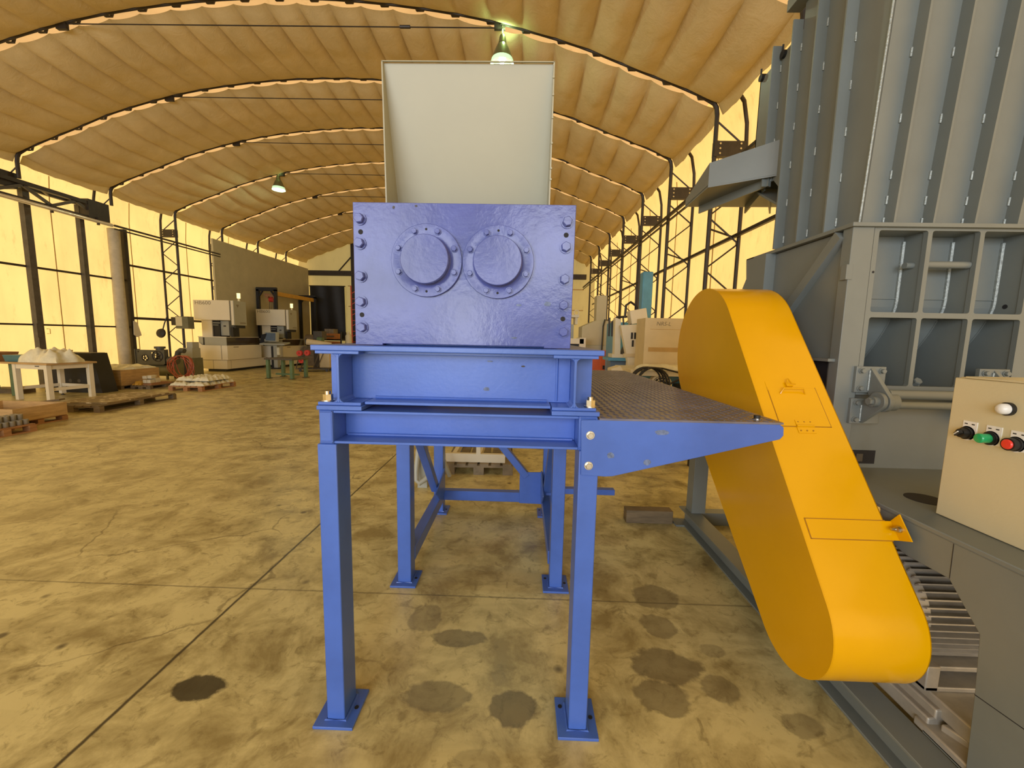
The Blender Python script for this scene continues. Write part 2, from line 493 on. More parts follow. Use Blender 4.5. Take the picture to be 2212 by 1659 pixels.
def strip(pts, y0, y1, name, mat):
    m = MB()
    n = len(pts) - 1
    a = [m.bm.verts.new((x, y0, z)) for x, z in pts]; b = [m.bm.verts.new((x, y1, z)) for x, z in pts]
    for i in range(n): m.bm.faces.new((a[i], a[i + 1], b[i + 1], b[i]))
    return struct(m, name, mat, smooth=60)
OUT = outer_pts(0.52, 8.82)
ks = [i for i, (x, z) in enumerate(OUT) if z > 5.9]
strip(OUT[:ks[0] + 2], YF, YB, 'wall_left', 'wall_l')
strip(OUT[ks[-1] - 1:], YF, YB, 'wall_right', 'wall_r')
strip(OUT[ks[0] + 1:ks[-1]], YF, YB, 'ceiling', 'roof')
# gable at the far end
mb = MB(); mb.prism([(x, YB, z) for x, z in OUT], (0, 0.05, 0))
struct(mb, 'wall_back', 'wall_b', smooth=0)
# front gable above the open end behind the camera
mb = MB(); mb.prism([(x, YF, z) for x, z in OUT if z > 5.5] , (0, -0.05, 0))
struct(mb, 'wall_front', 'wall_b', smooth=0)

# welded seams of the wall fabric
k = 0
for side, sx in (('left', -13.49), ('right', 4.12)):
    for i in range(-2, 7):
        y = 3.44 + 2.32 * i + 1.16
        mb = MB(); mb.path([(sx, y, 0.02), (sx, y, 5.2), (sx + (0.06 if sx < 0 else -0.06), y, 5.85)], 0.012, 5)
        k += 1
        struct(mb, 'trim_%d' % k, 'tape')

# quilted canvas lining, one sheet per bay
FOLDS = 27
def lining(y0, y1, coarse=False):
    L = 16.36
    def f(u, v):
        dx = -8.18 + L * u
        s = u * FOLDS
        fold = 1 - (2 * (s - math.floor(s)) - 1) ** 2
        span = (4 * v * (1 - v)) ** 0.6
        wr = 0.012 * math.sin(23 * u * L + 9 * v) * math.sin(7 * v + 3 * u * L)
        z = az(dx) - 0.02 - 0.185 * fold ** 0.8 * ((0.24 if v < 0.5 else 0.04) + 0.76 * span) - 0.07 * span + wr * span
        return (XC + dx, y0 + (y1 - y0) * v, z)
    m = MB(); m.grid(f, FOLDS * (4 if coarse else 10), 4 if coarse else 14)
    # valance at both eaves
    for sg in (-1, 1):
        def g(u, v, sg=sg):
            sag = 4 * u * (1 - u)
            x = XC + sg * (8.18 + 0.10 * v + 0.03 * sag * math.sin(9 * u) * v)
            z = az(8.18) - 0.02 - (0.19 + 0.05 * sag) * v + 0.01 * math.sin(31 * u) * v - 0.06 * ((4 * u * (1 - u)) ** 0.6) * (1 - v)
            return (x, y0 + (y1 - y0) * u, z)
        m.grid(g, 14, 4)
    return m
YA = [3.44 + 2.32 * i for i in range(-5, 9)]
for i, y in enumerate(YA[:-1]):
    m = lining(y + 0.125, y + 2.32 - 0.01, i < 4)
    struct(m, 'ceiling', 'canvas', smooth=75)
m = lining(YA[-1] + 0.125, YB - 0.03); struct(m, 'ceiling', 'canvas', smooth=75)

# ---------------------------------------------------------------- portal frames
ORD = ['', '', '', 'second', 'third', 'fourth', 'fifth', 'sixth', 'seventh']
def portal(y, label, left_cut=0.0, left_col=True):
    t = thing('portal_frame', label, 'steel frame', (XC, y, 0), 'lattice portal frames of the hall')
    ins = arch_pts(44)
    ins[0] = (XL + 0.07, 5.97); ins[-1] = (XR - 0.07, 5.97)
    MB().path([(x, y, z - 0.035) for x, z in ins], 0.022, 8).build('arch_tube', 'frame', t)
    MB().path([(XL, y, left_cut), (XL, y, 5.5), (XL, y, 5.76), (XL + 0.02, y, 5.88), (XL + 0.09, y, 5.99), (XL + 0.30, y, az(7.9))], 0.042, 8).build('inner_chord', 'frame', t)
    MB().path([(XR, y, 0), (XR, y, 5.5), (XR, y, 5.76), (XR - 0.02, y, 5.88), (XR - 0.09, y, 5.99), (XR - 0.30, y, az(7.9))], 0.042, 8).build('inner_chord', 'frame', t)
    op = outer_pts(0.46, 8.76, 44)
    if left_cut: op = [(op[0][0], left_cut)] + [q for q in op[1:] if q[1] > left_cut + .05 or q[0] > XC]
    MB().path([(x, y, z) for x, z in op], 0.036, 8).build('outer_chord', 'frame', t)
    for sg in (-1, 1):
        xi, xo = XC + sg * 8.185, XC + sg * 8.72
        def zig(z0, zmin, a):
            pts = []; z = z0
            while z > zmin:
                x_ = xi if a else xo
                pts += [(x_, y, z), (x_, y, z - 0.06)]
                z -= 0.49; a = not a
            MB().path(pts, 0.016, 6).build('column_lacing', 'frame', t)
        zig(5.72, 5.2, True)
        if not (left_cut and sg < 0): zig(4.96, 0.3, True)
    pts = []
    for i in range(-12, 13):
        dx = i * 0.66
        pts += [(XC + dx - 0.055, y + .085, az(dx) - 0.01), (XC + dx + 0.055, y + .085, az(dx) - 0.01), (XC + dx + 0.27, y + .085, az(dx + 0.27) + 0.44), (XC + dx + 0.39, y + .085, az(dx + 0.39) + 0.44)]
    MB().path(pts, 0.026, 5).build('arch_lacing', 'frame', t)
    for sg in (-1, 1):
        if sg < 0 and left_cut: continue
        xi, xo = XC + sg * 8.16, XC + sg * 8.74
        pl = MB().box(min(xi, xo), y - 0.05, 5.02, max(xi, xo), y + 0.05, 5.29).build('splice_plate', 'frame', t)
        for zz in (5.07, 5.155, 5.24):
            for xx in (min(xi, xo) + 0.1, max(xi, xo) - 0.1): MB().cyl((xx, y - 0.062, zz), (xx, y - 0.05, zz), 0.018, n=8).build('bolt_head', 'steel', pl)
    r = MB(); r.cyl((XC - 4.13, y, 7.30), (XC + 4.13, y, 7.23), 0.011, n=6)
    r.build('tie_rod', 'frame', t)
    MB().cyl((-2.40, y, 7.25), (-2.21, y, 7.248), 0.028, n=8).build('turnbuckle', 'frame', t)
    for sg in (-1, 1):
        MB().box(XC + sg * 4.13 - 0.10, y - 0.03, 7.20, XC + sg * 4.13 + 0.10, y + 0.03, 7.36).build('tie_bracket', 'frame', t)
    return t
names = {5.76: 'steel portal frame nearest the camera, its right knee showing beside the grey hopper top',
         8.08: 'steel portal frame carrying the near bell lamp above the hopper',
         10.40: 'steel portal frame whose arch passes just behind the cream hopper top',
         12.72: 'steel portal frame at the far end of the black lattice girder',
         15.04: 'steel portal frame carrying the far bell lamp on its left',
         17.36: 'steel portal frame at the near end of the grey partition',
         19.68: 'steel portal frame crossing over the middle of the grey partition',
         22.00: 'steel portal frame last before the back wall'}
for y, lb in names.items():
    portal(y, lb, left_cut=(5.36 if y < 12 else 5.42) if 7 < y < 13 else 0.0)

# far gable posts and beam
t = thing('wind_beam', 'dark steel beam and posts standing against the yellow back wall', 'steel frame', (XC, 24.15, 0))
MB().box(-12.95, 24.05, 5.02, 3.6, 24.25, 5.30).build('beam', 'frame', t)
for x in (-10.15, -4.7, 0.75):
    MB().box(x - 0.09, 24.1, 0, x + 0.09, 24.25, 7.3).build('post', 'frame', t)
    MB().bar((x - 0.09, 24.15, 6.1), (x - 0.85, 24.15, 5.28), 0.06, 0.06).build('strut', 'frame', t)

# side rails
def rail(x, y0, y1, z, r, label, cat='rail', grp='wall rails'):
    solo(MB().bar((x, y0, z), (x, y1, z), r * 2, r * 2), 'wall_rail', 'frame', label, cat, grp)
rail(-13.28, 2.0, 13.3, 3.23, 0.028, 'upper dark rail crossing the curtain door on the left wall')
rail(-13.28, 2.0, 13.3, 1.69, 0.024, 'lower dark rail crossing the curtain door on the left wall')
rail(-13.33, 13.5, 24.0, 3.76, 0.032, 'upper dark rail on the left wall beyond the curtain door')
rail(-13.33, 13.5, 16.9, 2.0, 0.042, 'thick lower rail behind the machine control box')
rail(-12.74, 12.62, 17.0, 4.80, 0.026, 'upper of two rails running on from the lattice girder')
rail(-12.74, 12.62, 17.0, 4.70, 0.02, 'lower of two rails running on from the lattice girder')
rail(4.0, 3.0, 24.0, 3.6, 0.03, 'lower long rail on the right wall')
rail(3.42, 4.0, 24.0, 4.56, 0.03, 'upper long rail on the right wall')
rail(3.42, 8.2, 24.0, 4.44, 0.018, 'thin cable rail just under the upper right wall rail')
# small rail brackets on the right columns
for y in (8.08, 10.40, 12.72, 15.04, 17.36, 19.68):
    solo(MB().path([(3.56, y + 0.05, 3.73), (3.72, y + 0.05, 3.68), (3.97, y + 0.05, 3.60)], 0.018, 6), 'rail_bracket', 'frame', 'small bracket joining a right column to the lower wall rail', 'bracket', 'rail brackets on the right columns')

# left curtain-door structure
t = thing('lattice_girder', 'black lattice girder over the curtain door high on the left', 'girder', (-13.1, 9.0, 4.84))
MB().box(-12.98, 1.0, 5.24, -12.86, 12.5, 5.34).box(-13.38, 1.0, 5.26, -13.28, 12.5, 5.34).build('top_chord', 'frame', t)
MB().box(-12.98, 1.0, 4.86, -12.88, 12.5, 4.92).build('bottom_chord', 'frame', t)
w = MB(); y = 1.2; a = True
while y < 12.2:
    w.bar((-12.93, y, 4.92 if a else 5.24), (-12.93, y + 0.62, 5.24 if a else 4.92), 0.06, 0.07)
    y += 0.62; a = not a
for y in (3, 5, 7, 8.6, 9.5, 10.9, 11.8): w.bar((-12.93, y, 5.28), (-13.32, y + 0.5, 5.28), 0.05, 0.05)
w.build('web', 'frame_grey', t)
MB().box(-13.2, 12.0, 4.86, -12.84, 12.60, 5.40).build('end_block', 'frame', t)
MB().box(-13.4, 9.85, 5.10, -12.95, 10.42, 5.48).build('splice_plate', 'frame', t)
# bright tubular track along the girder
t = thing('curtain_track', 'bright tubular track under the lattice girder on the left', 'track', (-12.82, 7, 4.8))
MB().cyl((-12.80, 1.0, 4.80), (-12.80, 12.6, 4.80), 0.052, n=12).build('tube', 'pipe', t)
for y in (3, 5, 7.2, 9.6, 11.0, 12.2): MB().box(-12.83, y - 0.02, 4.70, -12.77, y + 0.02, 4.92).build('hanger', 'frame', t)
for (y, w_, h, lb) in ((10.72, 0.15, 5.22, 'widest dark post of the curtain door, nearest on the left'), (12.05, 0.12, 5.22, 'middle dark post of the curtain door on the left wall'),
                    (13.35, 0.12, 4.86, 'dark post at the far edge of the curtain door beside the fabric roll')):
    t = thing('door_post', lb, 'post', (-13.2, y, 0), 'dark posts of the curtain door')
    MB().box(-13.27, y - w_ / 2, 0.01, -13.13, y + w_ / 2, h).build('shaft', 'frame_grey' if y < 13 else 'frame', t)
    MB().box(-13.31, y - w_ / 2 - 0.06, 0.0, -13.06, y + w_ / 2 + 0.06, 0.015).build('base_plate', 'frame', t)
    if y < 11:
        MB().box(-13.13, y - 0.15, 1.35, -13.06, y - 0.02, 1.72).build('switch_box', 'frame_grey', t)
        MB().path([(-13.1, y + 0.1, 1.58), (-13.05, y + 0.14, 1.58), (-13.05, y + 0.14, 1.45), (-13.1, y + 0.1, 1.45)], 0.008, 6).build('handle', 'yellow_beam', t)
solo(MB().lathe((-13.2, 13.03, 0.02), (0, 0, 1), [(0.0, 0), (0.16, 0), (0.165, 1.5), (0.15, 3.0), (0.155, 4.78), (0, 4.78)], 16), 'fabric_roll', 'curtain', 'pale rolled curtain standing upright beside the far door post', 'fabric roll')
solo(MB().prism([(-13.1, 13.32, 1.9), (-13.1, 13.44, 1.85), (-13.1, 13.56, 1.42), (-13.1, 13.40, 1.36), (-13.1, 13.30, 1.44)], (0.03, 0, 0)), 'rag', 'white_paint', 'small pale rag hanging on the far door post', 'rag')

# grey partition standing before the left wall
solo(MB().box(-12.80, 16.62, 0.0, -12.72, 23.95, 5.36), 'partition', 'partition', 'tall plain grey partition board along the left wall at the back', 'partition')
# black curtain panel on the back wall
t = thing('black_sheet', 'large black sheet hung on the back wall beside the partition', 'sheet', (-11.6, 23.95, 1.2))
MB().grid(lambda u, v: (-12.68 + 2.08 * u, 23.97 + 0.03 * math.sin(14 * u + 2 * v), 1.2 + 3.18 * v), 24, 6).build('cloth', 'black', t)
MB().cyl((-12.7, 23.97, 4.39), (-10.55, 23.97, 4.39), 0.03, n=8).build('rod', 'frame', t)
# back wall horizontal rails
for z, w_ in ((4.45, 'upper'), (3.25, 'lower')):
    solo(MB().box(-10.5, 24.22, z - 0.02, 3.5, 24.29, z + 0.02), 'gable_rail', 'tape', w_ + ' thin horizontal rail on the yellow back wall', 'rail', 'rails of the back wall')

# ---------------------------------------------------------------- bell lamps
def lamp(x, y, ztop, label):
    t = thing('bell_lamp', label, 'lamp', (x, y, ztop - 0.72), 'lit high bay bell lamps')
    MB().cyl((x, y, ztop - 0.05), (x, y, ztop), 0.05, n=10).build('hook_plate', 'frame', t)
    ch = MB()
    for i in range(6):
        zc = ztop - 0.05 - 0.028 * i
        pts = [(x + (0.016 * math.cos(a) if i % 2 else 0), y + (0 if i % 2 else 0.016 * math.cos(a)), zc - 0.012 + 0.022 * math.sin(a)) for a in [2 * PI * k / 10 for k in range(10)]]
        ch.path(pts, 0.005, 5, True)
    ch.build('chain', 'steel', t)
    MB().lathe((x, y, ztop - 0.72), (0, 0, 1), [(0.0, 0.50), (0.045, 0.50), (0.06, 0.46), (0.07, 0.40), (0.078, 0.36), (0.0, 0.36)], 20).build('ballast_cap', 'lamp_alu', t)
    MB().lathe((x, y, ztop - 0.72), (0, 0, 1), [(0.06, 0.37), (0.09, 0.34), (0.13, 0.26), (0.175, 0.15), (0.195, 0.09)], 32).build('reflector', 'lamp_alu', t)
    m = MB(); n = 48
    rings = []
    for (r, h) in ((0.195, 0.09), (0.208, 0.045), (0.215, 0.0)):
        rings.append([m.bm.verts.new((x + (r + 0.004 * (k % 2)) * math.cos(2 * PI * k / n), y + (r + 0.004 * (k % 2)) * math.sin(2 * PI * k / n), ztop - 0.72 + h)) for k in range(n)])
    for a, b in zip(rings, rings[1:]):
        for k in range(n): m.bm.faces.new((a[k], a[(k + 1) % n], b[(k + 1) % n], b[k]))
    m.build('prismatic_skirt', 'lamp_glass', t)
    MB().lathe((x, y, ztop - 0.72), (0, 0, 1), [(0, 0.02), (0.035, 0.03), (0.06, 0.08), (0.06, 0.13), (0.03, 0.22), (0.025, 0.3), (0, 0.3)], 20).build('bulb', 'lamp_bulb', t)
    pl = bpy.data.lights.new('bulb_light', 'POINT'); pl.energy = 60; pl.color = (0.78, 1.0, 0.75); pl.shadow_soft_size = 0.06
    po = bpy.data.objects.new('bulb_light', pl); COL.objects.link(po); po.parent = t; po.location = (0, 0, -0.02)
    pl = bpy.data.lights.new('socket_light', 'POINT'); pl.energy = 9; pl.color = (0.6, 1.0, 0.5); pl.shadow_soft_size = 0.04
    po = bpy.data.objects.new('socket_light', pl); COL.objects.link(po); po.parent = t; po.location = (0.05, -0.03, 0.57)
    return t
lamp(-0.50, 8.06, 7.31, 'bell lamp glowing right above the cream hopper')
lamp(-8.94, 15.02, 7.44, 'bell lamp glowing far off on the left side of the roof')

# ================================================================ BLUE SHREDDER ON ITS STAND
t = thing('shredder', 'blue two-shaft shredder on a tall blue steel stand with a cream hopper', 'shredder', (-0.24, 2.4, 0))
FY = 1.478
# legs with base plates
def leg(x0, x1, y0, y1, ztop, nut=None):
    o = MB().box(x0, y0, 0.012, x1, y1, ztop).build('leg', 'blue', t, 0.004)
    c = (x0 + x1) / 2; cy = (y0 + y1) / 2
    bp = MB().box(c - 0.082, cy - 0.092, 0.0, c + 0.082, cy + 0.092, 0.013).build('base_plate', 'blue', o, 0.002)
    MB().path([(x0 - .004, y0 - .004, .013), (x1 + .004, y0 - .004, .013), (x1 + .004, y1 + .004, .013), (x0 - .004, y1 + .004, .013)], 0.006, 6, True).build('weld_bead', 'blue', o)
    h = MB()
    for ex, ey in ((-0.062, 0.045), (0.062, -0.0)):
        h.cyl((c + ex, cy + ey, 0.0125), (c + ex, cy + ey, 0.0145), 0.009, n=12)
    h.build('anchor_hole', 'dark_hole', bp)
for x0, x1 in ((-0.776, -0.702), (0.220, 0.294)): leg(x0, x1, FY, FY + 0.115, 1.182)
for x0, x1 in ((-0.774, -0.688), (0.203, 0.283)): leg(x0, x1, 2.42, 2.52, 1.19)
for x0, x1 in ((-0.776, -0.692), (0.206, 0.288)): leg(x0, x1, 3.49, 3.59, 1.19)

def channel_x(m, x0, x1, y0, z0, z1, depth, tf, tw):
    """beam along X seen from the front: two flanges and a recessed web"""
    m.box(x0, y0, z0, x1, y0 + depth * 2, z0 + tf); m.box(x0, y0, z1 - tf, x1, y0 + depth * 2, z1)
    m.box(x0, y0 + depth, z0 + tf, x1, y0 + depth + tw, z1 - tf)
m = MB(); channel_x(m, -0.712, 0.215, FY + 0.004, 1.184, 1.312, 0.105, 0.010, 0.008); m.build('front_beam', 'blue', t, 0.002)
# fillet bead where web and bottom flange meet
MB().cyl((-0.70, FY + 0.105, 1.196), (0.205, FY + 0.105, 1.196), 0.007, n=8).build('weld_bead', 'blue', t)
# long beams of the stand, boxed ends
for x0, x1 in ((-0.766, -0.712), (0.215, 0.284)):
    b = MB(); b.box(x0, FY + 0.002, 1.182, x1, 3.59, 1.314)
    o = b.build('long_beam', 'blue', t, 0.004)
    w = MB(); w.path([(x0 + .004, FY, 1.190), (x1 - .004, FY, 1.190)], 0.0045, 6).path([(x1 - .004, FY, 1.19), (x1 - .004, FY, 1.308)], 0.004, 6).path([(x0 + .004, FY, 1.308), (x1 - .004, FY, 1.308)], 0.004, 6)
    w.build('weld_bead', 'blue', o)
m = MB(); m.box(-0.72, 2.43, 1.185, 0.21, 2.51, 1.30); m.box(-0.72, 3.50, 1.185, 0.21, 3.58, 1.30); m.build('cross_beam', 'blue', t, 0.003)
# rear cross rail, gussets, braces
MB().box(-0.692, 3.50, 0.118, 0.206, 3.57, 0.207).build('cross_rail', 'blue', t, 0.003)
MB().prism([(-0.002, 3.485, 0.115), (0.212, 3.485, 0.112), (0.212, 3.485, 0.408), (-0.002, 3.485, 0.403)], (0, 0.012, 0)).build('gusset_plate', 'blue', t, 0.002)
MB().bar((0.06, 3.52, 0.36), (-0.62, 3.52, 1.18), 0.06, 0.075, (0, 1, 0)).build('brace', 'blue', t, 0.003)
for x in (-0.69, 0.20):
    sx = x - 0.03 if x < 0 else x + 0.03
    MB().box(sx - 0.035, 2.515, 0.115, sx + 0.035, 3.50, 0.205).build('side_rail', 'blue', t, 0.003)
    MB().prism([(sx - 0.045 if x > 0 else sx + 0.033, 3.49, 0.2), (sx - 0.045 if x > 0 else sx + 0.033, 3.49, 0.42), (sx - 0.045 if x > 0 else sx + 0.033, 3.30, 0.36), (sx - 0.045 if x > 0 else sx + 0.033, 3.12, 0.33), (sx - 0.045 if x > 0 else sx + 0.033, 3.30, 0.2)], (0.012, 0, 0)).build('gusset_plate', 'blue', t, 0.002)
    MB().bar((sx, 3.30, 0.30), (sx, 2.50, 1.16), 0.06, 0.06).build('brace', 'blue', t, 0.003)
MB().box(0.283, 3.27, 0.298, 0.797, 3.33, 0.345).box(0.22, 3.25, 0.29, 0.285, 3.5, 0.35).build('side_arm', 'blue', t, 0.003)

# sub-frame of H beams carrying the shredder
for xw, sg in ((-0.690, -1), (0.196, 1)):
    m = MB()
    m.box(xw - 0.0825, FY, 1.526, xw + 0.0825, 3.0, 1.538)
    m.box(xw - 0.0825, FY + .01, 1.331, xw + 0.0825, 3.0, 1.343)
    m.box(xw - 0.005, FY + .004, 1.343, xw + 0.005, 3.0, 1.526)
    # rounded root fillets of the rolled section
    for s in (-1, 1):
        for zz, q in ((1.526, -1), (1.343, 1)):
            m.prism([(xw + s * 0.004, FY + .005, zz), (xw + s * 0.020, FY + .005, zz), (xw + s * 0.009, FY + .005, zz + q * 0.006), (xw + s * 0.004, FY + .005, zz + q * 0.018)], (0, 1.4, 0))
    o = m.build('subframe_beam', 'blue', t, 0.002)
    xs = xw - 0.08 if sg < 0 else xw + 0.005
    MB().box(xs, 1.60, 1.343, xs + 0.075, 1.612, 1.526).build('stiffener', 'blue', o)
    xf = (-0.772, -0.600) if sg < 0 else (0.112, 0.290)
    MB().box(xf[0], FY - 0.004, 1.3145, xf[1], FY + 0.16, 1.331).build('foot_plate', 'blue', o, 0.002)
    xb = -0.748 if sg < 0 else 0.261
    nb = MB(); nb.cyl((xb, 1.52, 1.343), (xb, 1.52, 1.347), 0.024, n=20); nb.cyl((xb, 1.52, 1.347), (xb, 1.52, 1.369), 0.0185, n=6); nb.cyl((xb, 1.52, 1.369), (xb, 1.52, 1.381), 0.011, n=14)
    nb.build('hex_nut', 'zinc', o)
m = MB(); m.box(-0.685, 1.60, 1.343, 0.191, 1.612, 1.53); m.box(-0.600, 1.505, 1.334, 0.110, 1.70, 1.345); m.box(-0.63, 1.53, 1.526, 0.14, 1.70, 1.538)
m.build('subframe_cross_beam', 'blue', t, 0.002)
w = MB(); w.cyl((-0.59, 1.598, 1.349), (0.10, 1.598, 1.349), 0.006, n=8); w.cyl((0.138, 1.598, 1.35), (0.138, 1.598, 1.52), 0.005, n=8); w.build('weld_bead', 'blue', t)
MB().box(-0.787, 1.474, 1.538, 0.298, 2.95, 1.5585).build('bed_plate', 'blue', t, 0.003)

# shredder housing
PY = 1.56
m = MB(); m.prism([(-0.652, PY, 1.560), (-0.545, PY, 1.560), (-0.545, PY, 1.566), (0.08, PY, 1.566), (0.08, PY, 1.560), (0.182, PY, 1.560), (0.186, PY, 2.090), (-0.650, PY, 2.092)], (0, 0.04, 0))
plate = m.build('end_plate', 'blue_plate', t, 0.002)
MB().box(-0.60, PY + 0.04, 1.5585, 0.134, 2.55, 2.03).build('housing', 'blue', t, 0.004)
MB().box(-0.645, 2.55, 1.5585, 0.18, 2.60, 2.06).build('rear_plate', 'blue', t, 0.004)
for cx, cz in ((-0.3695, 1.880), (-0.100, 1.878)):
    cov = MB().lathe((cx, PY, cz), (0, -1, 0), [(0.134, 0.0), (0.134, 0.013), (0.1325, 0.0145), (0.094, 0.0145), (0.091, 0.0135), (0.089, 0.0145), (0.089, 0.048), (0.087, 0.050), (0.0, 0.050)], 64).build('bearing_cover', 'blue_plate', t)
    for k in range(8):
        a = (k + 0.5) * PI / 4
        MB().hexbolt((cx + 0.1135 * math.cos(a), PY - 0.0145, cz + 0.1135 * math.sin(a)), (0, -1, 0), 0.0108, 0.012, True, a).build('cover_bolt', 'blue_plate', cov)
    h = MB()
    for s in (-1, 1): h.cyl((cx, PY - 0.0150, cz + s * 0.1135), (cx, PY - 0.0140, cz + s * 0.1135), 0.0045, n=12)
    h.build('jacking_hole', 'dark_hole', cov)
for x, z in ((-0.623, 2.031), (-0.625, 1.942), (-0.624, 1.82), (-0.625, 1.724), (-0.623, 1.627), (0.154, 2.028), (0.152, 1.938), (0.151, 1.82), (0.150, 1.724), (0.152, 1.624)):
    MB().hexbolt((x, PY, z), (0, -1, 0), 0.0185, 0.020, True, random.random() * 2).build('housing_bolt', 'blue_plate', plate)
for x, z in ((-0.622, 1.984), (-0.624, 1.675), (0.152, 1.982), (0.150, 1.673)):
    h = MB(); h.cyl((x, PY - 0.0006, z), (x, PY + 0.002, z), 0.0092, n=20); h.build('dowel_hole', 'dark_hole', plate)
# worn patches where paint has come off the plates
def smudge(parent, pts, y, mat='smudge', name='bare_patch'):
    MB().prism([(x, y, z) for x, z in pts], (0, 0.0004, 0)).build(name, mat, parent)
M['smudge'] = pm('worn_grey_patch', (0.10, 0.14, 0.25), 0.5, 0, 0.5, 60.0)
M['chip'] = pm('bare_chip', (0.05, 0.045, 0.05), 0.6, 0, 0.4, 80.0)
def patch(parent, x, z, w, h, y, mat='smudge', n=9):
    pts = [(x + w * (0.8 + 0.3 * random.random()) * math.cos(2 * PI * k / n), z + h * (0.8 + 0.3 * random.random()) * math.sin(2 * PI * k / n)) for k in range(n)]
    smudge(parent, pts, y, mat)
patch(plate, 0.091, 1.728, 0.014, 0.010, PY - 0.0006); patch(plate, -0.035, 1.598, 0.013, 0.004, PY - 0.0006); patch(plate, -0.02, 1.722, 0.012, 0.005, PY - 0.0006)
patch(plate, -0.495, 2.074, 0.005, 0.006, PY - 0.0006, 'chip'); patch(plate, -0.41, 2.08, 0.006, 0.004, PY - 0.0006, 'chip')
cb = [o for o in t.children if o.name.startswith('subframe_cross_beam')][0]
patch(cb, -0.142, 1.392, 0.013, 0.009, 1.599); patch(cb, 0.002, 1.486, 0.009, 0.004, 1.599, 'chip'); patch(cb, -0.13, 1.503, 0.013, 0.004, 1.599)

# cream hopper
hp = MB()
def quad_plate(m, a, b, c, d, th): m.hexa8([Vector(a), Vector(b), Vector(b) + Vector(th), Vector(a) + Vector(th), Vector(d), Vector(c), Vector(c) + Vector(th), Vector(d) + Vector(th)])
quad_plate(hp, (-0.551, 1.63, 2.615), (0.090, 1.63, 2.613), (0.086, 1.80, 2.03), (-0.545, 1.80, 2.03), (0, 0.006, 0))
h0 = hp.build('hopper', 'hopper', t, 0.0)
MB().prism([(-0.553, 1.618, 2.616), (-0.553, 2.50, 2.616), (-0.543, 2.50, 2.03), (-0.543, 1.618, 2.03)], (0.005, 0, 0)).build('side_sheet', 'hopper', h0)
MB().prism([(0.090, 1.618, 2.614), (0.090, 2.50, 2.614), (0.086, 2.50, 2.03), (0.086, 1.618, 2.03)], (0.005, 0, 0)).build('side_sheet', 'hopper', h0)
MB().box(-0.548, 2.49, 2.03, 0.09, 2.50, 2.615).build('back_sheet', 'hopper', h0)
MB().bar((-0.553, 1.621, 2.616), (0.095, 1.621, 2.614), 0.006, 0.003).build('front_lip', 'hopper', h0)
for zz in (2.10, 2.20, 2.24, 2.33, 2.42, 2.5, 2.56):
    MB().box(-0.545, 1.66 + 0.13 * (2.6 - zz) / 0.57 * 1.0, zz - 0.008, -0.538, 1.70 + 0.13 * (2.6 - zz) / 0.57, zz + 0.008).build('stitch_weld', 'hopper', h0)
    MB().cyl((0.0915, 1.620, zz), (0.0915, 1.614, zz), 0.004, n=8).build('stitch_weld', 'hopper', h0)

# side platform with chequer plate
m = MB(); m.box(0.288, 1.468, 1.302, 0.956, 3.78, 1.3095)
nx, ny = 22, 74
for i in range(nx):
    for j in range(ny):
        cx = 0.305 + i * 0.0298; cy = 1.485 + j * 0.0308
        a = PI / 4 if (i + j) % 2 else -PI / 4
        u = Vector((math.cos(a), math.sin(a), 0)) * 0.0135; v = Vector((-math.sin(a), math.cos(a), 0)) * 0.0045
        c = Vector((cx, cy, 1.3095)); up = Vector((0, 0, 0.0026))
        vs = [m.bm.verts.new(p) for p in (c + u, c + v, c - u, c - v, c + u * .55 + up, c - u * .55 + up)]
        for f in ((0, 1, 4), (1, 2, 5), (1, 5, 4), (2, 3, 5), (3, 0, 4), (3, 4, 5)): m.bm.faces.new([vs[q] for q in f])
M['deck'] = pm('worn_deck_paint', (0.15, 0.15, 0.20), 0.33, 0.35, 0.25, 9.0, 0.1, 60.0)
deck = m.build('platform_deck', 'deck', t, 0.0)
bx = [(0.222, 1.301), (0.284, 1.303), (0.944, 1.302), (0.958, 1.292), (0.960, 1.262), (0.948, 1.247), (0.346, 1.090), (0.318, 1.088), (0.228, 1.092)]
for y in (1.468, 2.41, 3.48):
    br = MB().prism([(x, y, z) for x, z in bx], (0, 0.0095, 0)).build('platform_bracket', 'blue', t, 0.0015)
    if y < 2:
        for x, z in ((0.257, 1.245), (0.255, 1.129)):
            MB().hexbolt((x, y, z), (0, -1, 0), 0.0125, 0.012, True, 0.3).build('bracket_bolt', 'zinc', br)
        patch(br, 0.335, 1.170, 0.015, 0.012, y - 0.0005); patch(br, 0.47, 1.148, 0.015, 0.012, y - 0.0005); patch(br, 0.52, 1.262, 0.03, 0.010, y - 0.0005)
MB().cyl((0.894, 1.529, 1.3095), (0.894, 1.529, 1.313), 0.015, n=16).build('washer', 'steel', t)
MB().cyl((0.894, 1.529, 1.313), (0.894, 1.529, 1.324), 0.0115, n=16).build('deck_bolt', 'black', t)

# ================================================================ GREY-BLUE SHREDDER / PRESS AT THE RIGHT
t = thing('hopper_shredder', 'huge grey-blue ribbed shredder with tall hopper filling the right side', 'machine', (2.0, 2.4, 0))
BY = 2.15
# skid beams on the floor
for x0, x1 in ((1.43, 1.56), (2.70, 2.83)):
    m = MB(); m.box(x0, 0.95, 0.0, x1, 3.50, 0.012); m.box(x0, 0.95, 0.118, x1, 3.50, 0.13); m.box(x0 + 0.055, 0.95, 0.012, x0 + 0.067, 3.5, 0.118)
    o = m.build('skid_beam', 'grey', t, 0.002)
    
for y in (0.98, 2.1, 3.4): MB().box(1.56, y, 0.0, 2.70, y + 0.1, 0.11).build('skid_cross_beam', 'grey', t, 0.002)
